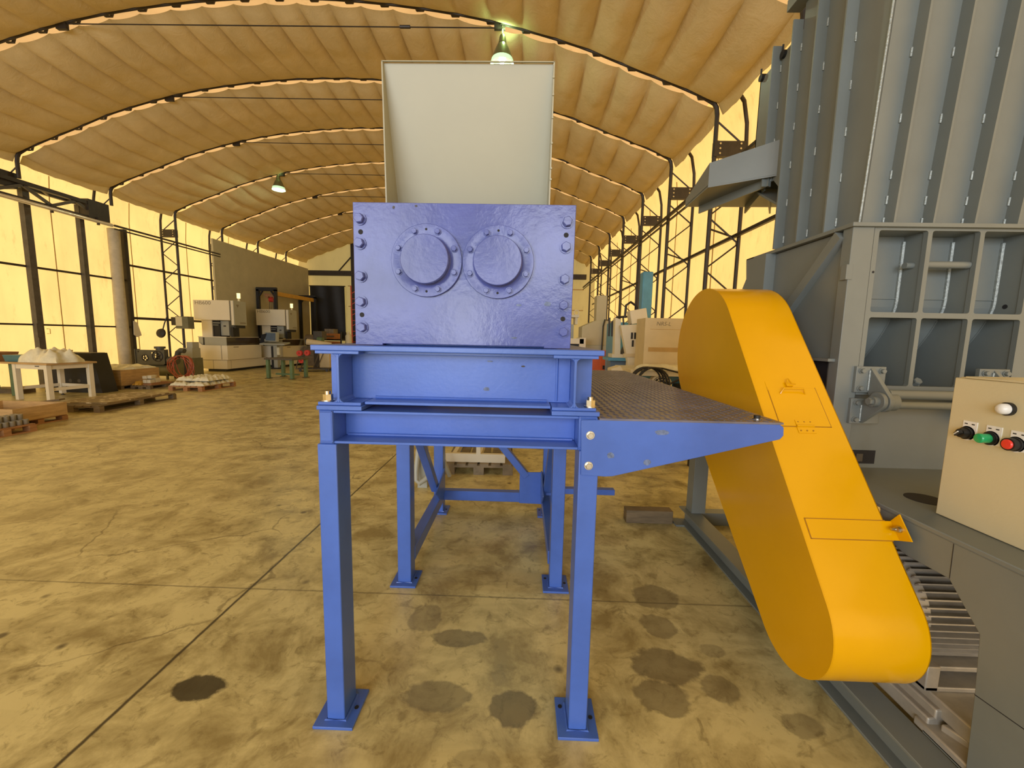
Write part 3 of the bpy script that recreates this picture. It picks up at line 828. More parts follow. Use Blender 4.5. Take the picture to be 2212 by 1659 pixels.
# front angled flange of the skid with its cut-out
MB().prism([(1.56, 0.95, 0.131), (1.56, 1.42, 0.131), (1.70, 1.30, 0.131), (1.95, 1.30, 0.131), (1.95, 0.95, 0.131)], (0, 0, 0.01)).build('skid_deck', 'grey', t)
MB().box(1.36, 3.36, 0, 1.43, 3.50, 0.015).build('skid_foot', 'grey', t)
# rear legs and front arch frame
for x in (1.475, 2.715): MB().box(x, 3.34, 0.13, x + 0.115, 3.46, 0.90).build('rear_leg', 'grey', t, 0.003)
XP = 1.55
arch = [(1.70, 0.905), (1.70, 0.800), (1.565, 0.765), (1.401, 0.768), (1.286, 0.642), (1.273, 0.433), (1.262, 0.13), (1.09, 0.13), (1.09, 0.905)]
for x in (XP, 2.78):
    o = MB().prism([(x, y, z) for y, z in arch], (0.014, 0, 0)).build('arch_plate', 'grey', t, 0.002)
    MB().prism([(x - 0.0006, 1.404, 0.90), (x - 0.0006, 1.401, 0.90), (x - 0.0006, 1.398, 0.77), (x - 0.0006, 1.401, 0.77)], (0.001, 0, 0)).build('butt_joint', 'dark_ink', o)
    MB().prism([(x - 0.0006, 1.273, 0.434), (x - 0.0006, 1.273, 0.431), (x - 0.0006, 1.09, 0.449), (x - 0.0006, 1.09, 0.452)], (0.001, 0, 0)).build('butt_joint', 'dark_hole', o)
for x in (XP + 0.014, 2.70):
    MB().box(x, 1.09, 0.13, x + 0.10, 1.262, 0.86).build('front_leg', 'grey', t, 0.004)
MB().box(XP + 0.012, 1.085, 0.13, XP + 0.12, 1.092, 0.86).build('leg_cover', 'grey', t)
# table plate
m = MB(); m.prism([(1.545, 1.05, 0.905), (2.84, 1.05, 0.905), (2.84, 3.5, 0.905), (1.545, 3.5, 0.905)], (0, 0, 0.017)); tb = m.build('table_plate', 'grey', t, 0.003)
m = MB(); m.cyl((1.80, 1.765, 0.9215), (1.80, 1.765, 0.9235), 0.072, n=32); m.build('drain_hole', 'dark_hole', tb)
MB().path([(1.552, 1.1, 0.903), (1.552, 1.7, 0.903)], 0.004, 6).build('weld_bead', 'grey', tb)
# main body: side walls, back, inner front
MB().box(1.70, 2.215, 0.922, 2.62, 2.23, 1.335).build('lower_panel', 'grey', t)
lp = [o for o in t.children if o.name.startswith('lower_panel')][0]
MB().box(1.83, 2.2125, 0.945, 1.952, 2.2155, 1.02).build('panel_slot', 'dark_hole', lp)
MB().box(1.85, 2.2105, 0.957, 1.885, 2.2128, 1.0).build('slot_bracket', 'frame_grey', lp)
MB().box(1.665, 2.20, 0.922, 1.70, 3.05, 2.18).build('side_wall', 'grey', t)
MB().box(2.62, 2.16, 0.922, 2.66, 3.05, 2.18).build('side_wall', 'grey', t)
MB().box(1.665, 3.05, 0.922, 2.66, 3.09, 2.18).build('back_wall', 'grey', t)
# corner flange strip with a notched key
o = MB().box(1.646, BY - 0.004, 0.922, 1.752, BY + 0.06, 2.185).build('corner_flange', 'grey', t, 0.002)
MB().box(1.632, BY - 0.008, 1.925, 1.664, BY + 0.03, 2.0).build('flange_key', 'grey', o, 0.001)
MB().box(1.640, BY + 0.03, 1.15, 1.668, 3.04, 1.17).build('side_ledge', 'grey', t)
# pocketed front plate: bars with rounded inside corners
xs = [(1.78, 2.02), (2.042, 2.275), (2.297, 2.535)]
def rounded(x0, x1, z0, z1, r=0.012, k=4):
    out = []
    for cx, cz, a0 in ((x1 - r, z1 - r, 0), (x0 + r, z1 - r, PI / 2), (x0 + r, z0 + r, PI), (x1 - r, z0 + r, 1.5 * PI)):
        for i in range(k + 1):
            a = a0 + i * PI / 2 / k; out.append((cx + r * math.cos(a), cz + r * math.sin(a)))
    return out
def pocket_plate(m, x0, x1, z0, z1, holes, y, th):
    """plate in the XZ plane with rounded windows, thickness along +Y"""
    bm = m.bm; edges = []
    def loop(pts):
        vs = [bm.verts.new((x, y, z)) for x, z in pts]
        return [bm.edges.new((vs[i], vs[(i + 1) % len(vs)])) for i in range(len(vs))]
    edges += loop([(x0, z0), (x1, z0), (x1, z1), (x0, z1)])
    for h in holes: edges += loop(rounded(*h))
    r = bmesh.ops.triangle_fill(bm, edges=edges, use_beauty=True, use_dissolve=False)
    fs = [g for g in r['geom'] if isinstance(g, bmesh.types.BMFace)]
    ex = bmesh.ops.extrude_face_region(bm, geom=fs)
    bmesh.ops.translate(bm, vec=(0, th, 0), verts=[g for g in ex['geom'] if isinstance(g, bmesh.types.BMVert)])
m = MB()
holes = [(a, b, 1.765, 2.171) for a, b in xs] + [(a, b, 1.385, 1.738) for a, b in xs]
pocket_plate(m, 1.756, 2.66, 1.335, 2.185, holes, BY, 0.025)
front = m.build('pocket_plate', 'grey', t, 0.0)
MB().cyl((1.772, BY - 0.001, 1.965), (1.772, BY + 0.002, 1.965), 0.006, n=12).build('pin_hole', 'dark_hole', front)
# ribs and curved back behind the pockets
def back_y(z):
    if z > 1.83: return BY + 0.135
    return BY + 0.135 + 0.30 * ((1.83 - z) / 0.45) ** 1.6
m = MB()
prof = [(back_y(1.36 + (2.18 - 1.36) * i / 24), 1.36 + (2.18 - 1.36) * i / 24) for i in range(25)]
for a, b in zip(prof, prof[1:]):
    m.hexa8([(1.70, a[0], a[1]), (2.62, a[0], a[1]), (2.62, a[0] + .012, a[1]), (1.70, a[0] + .012, a[1]), (1.70, b[0], b[1]), (2.62, b[0], b[1]), (2.62, b[0] + .012, b[1]), (1.70, b[0] + .012, b[1])])
bk = m.build('drum_shell', 'grey', t, smooth=30)
MB().box(1.76, BY + 0.127, 1.845, 2.6, BY + 0.136, 1.851).build('shell_seam', 'grey', bk)
for x in (1.768, 2.031, 2.286, 2.546):
    pts = [(BY + 0.02, 1.36)] + [(y, z) for y, z in prof] + [(BY + 0.02, 2.18)]
    rb = MB().prism([(x - 0.006, y, z) for y, z in pts], (0.012, 0, 0)).build('rib', 'grey', t)
    w = MB(); w.path([(x - 0.010, y - 0.006, z) for y, z in prof[12:-1]], 0.0095, 6); w.build('weld_bead', 'weld', rb)
    w = MB(); w.path([(x - 0.008, y - 0.003, z) for y, z in prof[1:12]], 0.003, 5); w.build('weld_bead', 'grey', rb)
MB().box(1.756, BY + 0.02, 1.742, 2.62, BY + 0.16, 1.760).build('shelf_rib', 'grey', t)
MB().box(1.756, BY + 0.02, 1.362, 2.62, BY + 0.42, 1.378).build('lower_shelf', 'grey', t)
MB().box(1.756, BY + 0.02, 2.172, 2.62, BY + 0.16, 2.184).build('upper_shelf', 'grey', t)
# tie bar through the ribs
m = MB(); m.cyl((2.034, BY + 0.035, 2.012), (2.272, BY + 0.035, 2.012), 0.018, n=18); m.cyl((1.985, BY + 0.07, 2.012), (2.03, BY + 0.07, 2.012), 0.016, n=16); m.build('tie_bar', 'grey', t)
for x, z, y in ((2.155, 1.395, BY + 0.12), (2.42, 1.535, BY + 0.2)):
    MB().hexbolt((x, y, z - .01), (0, -0.8, 0.6), 0.022, 0.04, True).build('shell_bolt', 'grey', t)
MB().cyl((2.5395, BY + 0.08, 1.81), (2.5385, BY + 0.08, 1.81), 0.012, n=14).build('rib_hole', 'dark_hole', t)
# top ledge
m = MB(); m.box(1.632, BY - 0.02, 2.184, 2.70, BY + 0.10, 2.204); m.box(1.632, BY + 0.1, 2.184, 1.72, 3.10, 2.204); m.box(1.632, 3.0, 2.184, 2.7, 3.10, 2.204); m.box(2.6, BY + .1, 2.184, 2.70, 3.0, 2.204)
m.build('top_ledge', 'grey', t, 0.002)
# left flank: stiffeners and the drooping end plate
MB().bar((1.655, 2.22, 2.16), (1.655, 2.78, 1.62), 0.055, 0.06, (1, 0, 0)).build('diagonal_stiffener', 'grey', t)
MB().box(1.60, 2.80, 1.50, 1.667, 2.812, 2.184).build('upright_stiffener', 'grey', t)
MB().prism([(1.60, 2.812, 2.184), (1.60, 3.04, 2.184), (1.60, 3.02, 2.05), (1.60, 3.10, 1.93), (1.60, 3.10, 1.6), (1.60, 2.95, 1.5), (1.60, 2.812, 1.5)], (0.012, 0, 0)).build('end_bracket', 'grey', t)
MB().box(1.61, 2.17, 1.505, 1.667, 2.55, 1.52).cyl((1.62, 2.37, 1.49), (1.655, 2.37, 1.49), 0.035, n=14).build('flank_latch', 'grey', t)
MB().box(1.662, 2.24, 1.19, 1.6665, 3.0, 1.50).build('flank_opening', 'dark_hole', t)

# hinge brackets with pin rods
def hinge(dx):
    PYC, PZ = 2.045, 1.315
    for (z0, z1, x0) in ((1.350, 1.485, 1.730), (1.185, 1.318, 1.722)):
        pad = MB().box(x0 + dx, 2.128, z0, x0 + dx + 0.15, BY, z1).build('hinge_pad', 'grey', t, 0.002)
        for bx, bz in ((0.026, z1 - 0.022), (0.128, z1 - 0.022), (0.026, z0 + 0.022)):
            MB().hexbolt((x0 + dx + bx, 2.128, bz), (0, -1, 0), 0.0125, 0.018, True, bx * 30).build('pad_bolt', 'grey', pad)
    def arc(r, a0, a1, n=14):
        return [(PYC + r * math.cos(math.radians(a0 + (a1 - a0) * k / n)), PZ + r * math.sin(math.radians(a0 + (a1 - a0) * k / n))) for k in range(n + 1)]
    up = [(2.128, 1.478)] + arc(0.052, 155, 345) + [(2.128, 1.345)]
    lo = [(2.128, 1.302)] + arc(0.047, 30, 215) + [(2.128, 1.188)]
    o = MB().prism([(1.80 + dx, y, z) for y, z in up], (0.022, 0, 0)).build('hinge_lug', 'grey', t, 0.002)
    MB().prism([(1.776 + dx, y, z) for y, z in lo], (0.02, 0, 0)).build('hinge_lug', 'grey', t, 0.002)
    MB().path([(1.796 + dx, 2.125, 1.36), (1.796 + dx, 2.125, 1.465)], 0.005, 6).build('weld_bead', 'weld', o)
    MB().path([(1.772 + dx, 2.125, 1.20), (1.772 + dx, 2.125, 1.285)], 0.005, 6).build('weld_bead', 'weld', o)
    m = MB(); m.cyl((1.822 + dx, PYC, PZ), (1.86 + dx, PYC, PZ), 0.045, n=24); m.cyl((1.752 + dx, PYC, PZ), (1.80 + dx, PYC, PZ), 0.026, n=20); m.cyl((1.735 + dx, PYC, PZ), (1.752 + dx, PYC, PZ), 0.018, n=6); m.build('hinge_pin', 'grey', t)
hinge(0.0); hinge(0.62)
MB().cyl((1.83, 2.05, 1.352), (2.60, 2.05, 1.352), 0.024, n=20).build('hinge_rod', 'grey', t)
MB().cyl((1.83, 2.03, 1.302), (2.60, 2.03, 1.302), 0.019, n=20).build('hinge_rod', 'grey', t)

# tall hopper with angle-iron ribs
HX = 1.72
m = MB()
m.prism([(HX, 2.207, 2.204), (HX, 2.86, 2.204), (HX, 2.865, 2.50), (HX, 2.90, 2.62), (HX, 3.0, 2.72), (HX, 3.28, 2.76), (HX, 3.28, 3.525), (HX, 2.82, 3.56), (HX, 2.82, 4.6), (HX, 2.08, 4.6)], (0.012, 0, 0))
m.hexa8([(HX, 2.207, 2.204), (2.62, 2.207, 2.204), (2.62, 2.219, 2.204), (HX, 2.219, 2.204), (HX, 2.08, 4.6), (2.80, 2.08, 4.6), (2.80, 2.092, 4.6), (HX, 2.092, 4.6)])
m.prism([(2.61, 2.207, 2.204), (2.61, 3.28, 2.204), (2.79, 3.28, 4.6), (2.79, 2.08, 4.6)], (0.012, 0, 0))
m.box(HX, 3.27, 2.76, 2.66, 3.28, 3.52); m.hexa8([(HX, 2.85, 2.204), (2.62, 2.85, 2.204), (2.62, 2.86, 2.204), (HX, 2.86, 2.204), (HX, 2.855, 2.5), (2.62, 2.855, 2.5), (2.62, 2.865, 2.5), (HX, 2.865, 2.5)]); m.hexa8([(HX, 2.855, 2.5), (2.62, 2.855, 2.5), (2.62, 2.865, 2.49), (HX, 2.865, 2.49), (HX, 3.27, 2.76), (2.62, 3.27, 2.76), (2.62, 3.28, 2.75), (HX, 3.28, 2.75)])
hop = m.build('hopper', 'grey', t, smooth=20)
MB().path([(HX - 0.001, 2.207, 2.21), (HX - 0.001, 2.08, 4.59)], 0.006, 6).build('weld_bead', 'weld', hop)
def fy(z): return 2.207 - (z - 2.204) * (2.207 - 2.08) / (4.6 - 2.204)
for i, x in enumerate((1.838, 2.030, 2.232, 2.440)):
    dx = (x - HX) * 0.06
    a, b = (x, fy(2.206), 2.206), (x + dx, fy(4.58), 4.58)
    rb = MB().hexa8([(x, a[1] - 0.062, 2.206), (x + 0.010, a[1] - 0.062, 2.206), (x + 0.010, a[1], 2.206), (x, a[1], 2.206), (b[0], b[1] - 0.062, 4.58), (b[0] + 0.010, b[1] - 0.062, 4.58), (b[0] + 0.010, b[1], 4.58), (b[0], b[1], 4.58)]).build('hopper_rib', 'grey', t)
    for z in (2.225, 2.33, 2.45, 2.71, 3.0, 3.28, 3.6):
        xx = x + dx * (z - 2.206) / 2.374
        MB().path([(xx - 0.003, fy(z) - 0.003, z - 0.02), (xx - 0.003, fy(z + .04) - 0.003, z + 0.02)], 0.0055, 6).build('stitch_weld', 'weld', rb)
for y, z0, z1 in ((3.03, 2.69, 3.60), (2.825, 2.22, 3.62), (2.60, 2.206, 4.5), (2.37, 2.206, 4.5)):
    rb = MB().box(HX - 0.062, y, z0, HX, y + 0.010, z1).build('hopper_rib', 'grey', t, 0.0)
    z = z0 + 0.06
    while z < min(z1, 3.7):
        MB().path([(HX - 0.003, y - 0.003, z - 0.022), (HX - 0.003, y - 0.003, z + 0.022)], 0.0055, 6).build('stitch_weld', 'weld', rb); z += 0.235
MB().box(HX - 0.07, 2.70, 3.71, HX + 0.02, 2.90, 3.78).build('upper_flange', 'grey', hop, 0.002)
for y in (3.25, 3.0):
    m = MB(); m.cyl((HX - 0.02, y, 3.53), (HX + 0.05, y, 3.53), 0.025, n=12); m.cyl((HX - 0.015, y, 3.53), (HX - 0.015, y, 3.59), 0.006, n=6); m.build('shackle', 'black', hop)
# side tray jutting out at the left of the hopper
tz = 2.75
poly = [(1.377, 3.68), (1.357, 3.20), (1.715, 2.97), (1.715, 3.285), (2.20, 3.285), (2.20, 3.66)]
tr = MB().prism([(x, y, tz) for x, y in poly], (0, 0, 0.010)).build('side_tray', 'grey', t)
m = MB()
m.prism([(1.377, 3.68, tz - .01), (1.357, 3.20, tz - .01), (1.357, 3.20, tz + 0.165), (1.377, 3.68, tz + 0.06)], (0.01, 0, 0))
m.prism([(1.357, 3.20, tz - .01), (1.72, 2.97, tz - .01), (1.72, 2.97, tz + 0.225), (1.357, 3.20, tz + 0.165)], (0.004, 0.010, 0))
m.build('tray_rim', 'grey', tr)
m = MB()
for p, q in (((1.49, 3.66), (1.70, 3.02)), ((1.87, 3.64), (1.72, 3.10)), ((2.08, 3.64), (1.86, 3.29))):
    m.bar((p[0], p[1], tz - 0.03), (q[0], q[1], tz - 0.03), 0.012, 0.06)
m.build('tray_rib', 'grey', tr)


# belt guard
C1, C2, r1, r2 = Vector((2.639, 1.533)), Vector((1.613, 0.482)), 0.395, 0.242
dv = (C1 - C2); Dl = dv.length; dv = dv / Dl
ang = math.asin((r1 - r2) / Dl); base = math.atan2(dv.y, dv.x)
pts = []
for i in range(33):
    a = base - PI / 2 - ang + (PI + 2 * ang) * i / 32
    pts.append((C1.x + r1 * math.cos(a), C1.y + r1 * math.sin(a)))
for i in range(33):
    a = base + PI / 2 + ang + (PI - 2 * ang) * i / 32
    pts.append((C2.x + r2 * math.cos(a), C2.y + r2 * math.sin(a)))
g = thing('belt_guard', 'long yellow belt guard leaning against the grey-blue shredder', 'guard', (1.32, 2.1, 0.24))
m = MB(); n = len(pts)
GX0, GX1 = 1.15, 1.497
A = [m.bm.verts.new((GX0 + 0.003, y, z)) for y, z in pts]; B = [m.bm.verts.new((GX1, y, z)) for y, z in pts]
for i in range(n): m.bm.faces.new((A[i], A[(i + 1) % n], B[(i + 1) % n], B[i]))
m.build('rim_sheet', 'yellow', g, smooth=30)
MB().prism([(GX0, y, z) for y, z in pts], (0.004, 0, 0)).build('side_sheet', 'yellow', g, smooth=0)
MB().prism([(GX1 - 0.004, y, z) for y, z in pts], (0.004, 0, 0)).build('side_sheet', 'yellow', g, smooth=0)
nv = Vector((-0.78444, 0.62020)); tv = Vector((0.62020, 0.78444)); p0 = C2 + r2 * nv
def gp(x, s, h=0.0):
    q = p0 + tv * s + nv * h
    return Vector((x, q.x, q.y))
def gplate(m, x0, x1, s0, s1, h0, h1):
    m.hexa8([gp(x0, s0, h0), gp(x1, s0, h0), gp(x1, s1, h0), gp(x0, s1, h0), gp(x0, s0, h1), gp(x1, s0, h1), gp(x1, s1, h1), gp(x0, s1, h1)])
m = MB(); gplate(m, 1.213, 1.443, 0.741, 0.950, 0.0, 0.0022)
door = m.build('inspection_door', 'yellow', g, 0.0006)
M['yellow_line'] = pm('dark_yellow_gap', (0.34, 0.15, 0.004), 0.6)
m = MB(); gplate(m, 1.2095, 1.213, 0.737, 0.954, 0.0, 0.0012); gplate(m, 1.443, 1.4465, 0.737, 0.954, 0, 0.0012); gplate(m, 1.2095, 1.4465, 0.737, 0.7405, 0, 0.0012); m.build('door_gap', 'yellow_line', g)
m = MB(); gplate(m, 1.285, 1.365, 0.705, 0.738, 0.0, 0.003); gplate(m, 1.285, 1.365, 0.744, 0.772, 0.002, 0.005); m.cyl(gp(1.285, 0.741, 0.005), gp(1.365, 0.741, 0.005), 0.005, n=10)
hg = m.build('hinge', 'yellow', g)
m = MB()
for x in (1.297, 1.325, 1.353):
    for s in (0.717, 0.762): m.cyl(gp(x, s, 0.003), gp(x, s, 0.0062), 0.0032, n=8)
m.build('hinge_screw', 'yellow_line', hg)
m = MB(); m.path([gp(1.265, 0.915, 0.002), gp(1.277, 0.935, 0.022), gp(1.373, 0.935, 0.022), gp(1.385, 0.915, 0.002)], 0.004, 6); m.build('pull_handle', 'yellow', g)
m = MB(); gplate(m, 1.305, 1.335, 0.955, 0.975, 0.0, 0.012); m.path([gp(1.312, 0.965, .012), gp(1.312, 0.99, .016), gp(1.32, 0.995, .016), gp(1.325, 0.965, .02), gp(1.345, 0.962, .02)], 0.003, 6); m.build('latch', 'yellow', g)
m = MB(); gplate(m, 1.21, 1.25, 0.935, 0.985, 0.0, 0.0015); m.build('door_stop', 'yellow', g)
# mounting tab welded across the rim, bent ear with wing bolt
m = MB(); gplate(m, 1.178, 1.525, 0.240, 0.316, 0.0, 0.004)
tab = m.build('mounting_tab', 'yellow', g, 0.0006)
m = MB(); gplate(m, 1.176, 1.50, 0.2365, 0.2405, 0, .002); gplate(m, 1.176, 1.50, 0.3155, 0.3195, 0, .002); gplate(m, 1.1745, 1.179, 0.2365, 0.3195, 0, .002); m.build('tab_weld', 'yellow_line', tab)
m = MB(); m.prism([gp(1.521, 0.240, 0.0), gp(1.521, 0.316, 0.0), gp(1.521, 0.330, 0.055), gp(1.521, 0.225, 0.055)], (0.005, 0.0, 0)); m.build('bent_ear', 'yellow', tab)
m = MB(); c = gp(1.521, 0.278, 0.028); m.cyl(c, c + Vector((-0.006, 0, 0)), 0.014, n=16); m.cyl(c + Vector((-0.006, 0, 0)), c + Vector((-0.02, 0, 0)), 0.010, n=6); m.cyl(c + Vector((-0.02, 0, 0)), c + Vector((-0.034, 0, 0)), 0.006, n=12); m.build('ear_bolt', 'steel', tab)
g.parent = None

# drive motor under the table
mt = thing('drive_motor', 'finned grey electric motor lying under the arch of the grey-blue shredder', 'motor', (1.9, 1.63, 0.2))
MX0, MX1, MY, MZ = 1.565, 2.35, 1.72, 0.50
MB().cyl((MX0, MY, MZ), (MX1, MY, MZ), 0.20, n=48).build('housing', 'motor_shaded', mt)
m = MB()
for k in range(52):
    a = 2 * PI * k / 52
    if 0.36 < math.sin(a) < 2 and False: continue
    c0 = Vector((0, math.cos(a), math.sin(a)))
    m.bar((MX0 + 0.03, MY + c0.y * 0.215, MZ + c0.z * 0.215), (MX1 - 0.05, MY + c0.y * 0.215, MZ + c0.z * 0.215), 0.0055, 0.04, c0)
m.build('cooling_fins', 'alu', mt)
MB().lathe((MX0 + 0.02, MY, MZ), (-1, 0, 0), [(0.215, -0.04), (0.215, 0.0), (0.16, 0.02), (0.06, 0.03), (0.06, 0.06), (0, 0.06)], 40).build('end_bell', 'alu', mt)
m = MB()
for x in (1.60, 1.98, 2.3): m.box(x, MY - 0.25, 0.256, x + 0.05, MY + 0.25, 0.36)
m.box(1.60, MY - 0.25, 0.2555, 2.35, MY - 0.16, 0.275); m.box(1.60, MY - 0.24, 0.335, 2.35, MY - 0.17, 0.355)
m.build('feet', 'alu', mt, 0.004)
# slide rails of the motor
rl = thing('motor_slide_base', 'pale cast slide base with tension bolt under the finned motor', 'motor base', (1.8, 1.6, 0.14))
m = MB(); m.prism([(1.60, 1.40, 0.131), (2.4, 1.40, 0.131), (2.4, 1.25, 0.131), (1.72, 1.25, 0.131), (1.64, 1.31, 0.131)], (0, 0, 0.06)); m.box(1.60, 1.42, 0.131, 2.4, 1.90, 0.225); m.box(1.62, 1.31, 0.19, 2.4, 1.9, 0.255)
m.build('casting', 'alu', rl, 0.006)
m = MB(); m.box(1.574, 1.42, 0.131, 1.61, 1.95, 0.19); m.box(1.56, 1.25, 0.131, 1.66, 1.46, 0.165); m.box(1.56, 1.80, 0.131, 1.66, 1.95, 0.165); m.build('rail', 'alu', rl, 0.006)
m = MB(); m.cyl((1.70, 1.30, 0.20), (1.76, 1.09, 0.16), 0.010, n=12); m.cyl((1.70, 1.30, 0.20), (1.708, 1.272, 0.195), 0.022, n=6); m.cyl((1.717, 1.24, 0.189), (1.725, 1.212, 0.184), 0.016, n=6)
m.build('tension_bolt', 'brass', rl)

# control box
cb = thing('control_box', 'cream control box with switch and push buttons on the shredder table', 'control box', (1.8, 1.38, 0.922))
CX = 1.69
MB().box(CX + 0.012, 1.10, 0.9225, CX + 0.25, 1.605, 1.482).build('case', 'cream', cb, 0.004)
MB().box(CX, 1.095, 0.9235, CX + 0.012, 1.612, 1.478).build('door', 'cream', cb, 0.003)
MB().box(CX - 0.002, 1.08, 1.4785, CX + 0.26, 1.575, 1.486).build('rain_lip', 'cream', cb, 0.002)
def btn(y, z, kind, lens, label):
    if kind != 'lamp':
        pl = MB().box(CX - 0.0025, y - 0.030, z - 0.022, CX, y + 0.018, z + 0.046).cyl((CX - 0.0025, y, z), (CX, y, z), 0.027, n=24).build('legend_plate', 'white_knob', cb)
        MB().box(CX - 0.0032, y - 0.022, z + 0.034, CX - 0.0024, y - 0.012, z + 0.038).box(CX - 0.0032, y + 0.002, z + 0.034, CX - 0.0024, y + 0.012, z + 0.038).build('legend_mark', 'dark_ink', pl)
    if kind == 'lamp':
        o = MB().cyl((CX, y, z), (CX - 0.012, y, z), 0.023, n=28).build('pilot_lamp', 'rubber', cb)
        MB().lathe((CX - 0.012, y, z), (-1, 0, 0), [(0.019, 0), (0.019, 0.012), (0.016, 0.02), (0.009, 0.025), (0, 0.026)], 28).build('lens', 'white_knob', o)
    elif kind == 'knob':
        o = MB().cyl((CX, y, z), (CX - 0.012, y, z), 0.023, n=28).cyl((CX - 0.012, y, z), (CX - 0.030, y, z), 0.019, 0.016, n=28).build('selector_switch', 'rubber', cb)
        MB().bar((CX - 0.030, y + 0.012, z - 0.008), (CX - 0.040, y - 0.012, z + 0.009), 0.012, 0.012).build('lever', 'rubber', o)
        MB().bar((CX - 0.0375, y + 0.012, z - 0.007), (CX - 0.0475, y - 0.010, z + 0.008), 0.004, 0.003).build('pointer', 'white_knob', o)
    else:
        o = MB().cyl((CX, y, z), (CX - 0.010, y, z), 0.024, n=28).cyl((CX - 0.010, y, z), (CX - 0.030 if kind == 'flush' else CX - 0.014, y, z), 0.0215, n=28).build('push_button', 'rubber', cb)
        MB().lathe((CX - 0.014, y, z), (-1, 0, 0), [(0.017, 0), (0.017, 0.018 if kind == 'flush' else 0.03), (0.014, 0.021 if kind == 'flush' else 0.034), (0, 0.022 if kind == 'flush' else 0.035)], 28).build('cap', lens, o)
    o['label'] = label
btn(1.424, 1.386, 'lamp', None, 'white pilot lamp')
btn(1.540, 1.273, 'knob', None, 'black selector switch with white pointer')
btn(1.462, 1.272, 'long', 'green_lens', 'green illuminated push button')
btn(1.388, 1.270, 'flush', 'red_lens', 'red push button')

# ================================================================ LEFT SIDE OF THE HALL
LOCAL = True
def lthing(name, label, cat, loc, rot=0.0, group=None):
    o = thing(name, label, cat, loc, group); o.rotation_euler = (0, 0, math.radians(rot)); return o

def pallet(name, label, loc, rot, w, d, h, mat, group=None, slats=6):
    t = lthing(name, label, 'pallet', loc, rot, group)
    for i in range(slats):
        x0 = -w / 2 + i * w / slats + 0.012
        MB().box(x0, -d / 2, h - 0.02, x0 + w / slats - 0.03, d / 2, h).build('slat', mat, t)
    for y in (-d / 2, -0.045, d / 2 - 0.09):
        MB().box(-w / 2, y, h - 0.042, w / 2, y + 0.09, h - 0.02).build('stringer', mat, t)
        for x in (-w / 2, -0.06, w / 2 - 0.12):
            MB().box(x, y, 0.018, x + 0.12, y + 0.09, h - 0.042).build('block', mat, t)
    for x in (-w / 2, -0.06, w / 2 - 0.12): MB().box(x, -d / 2, 0, x + 0.12, d / 2, 0.018).build('bottom_board', mat, t)
    return t

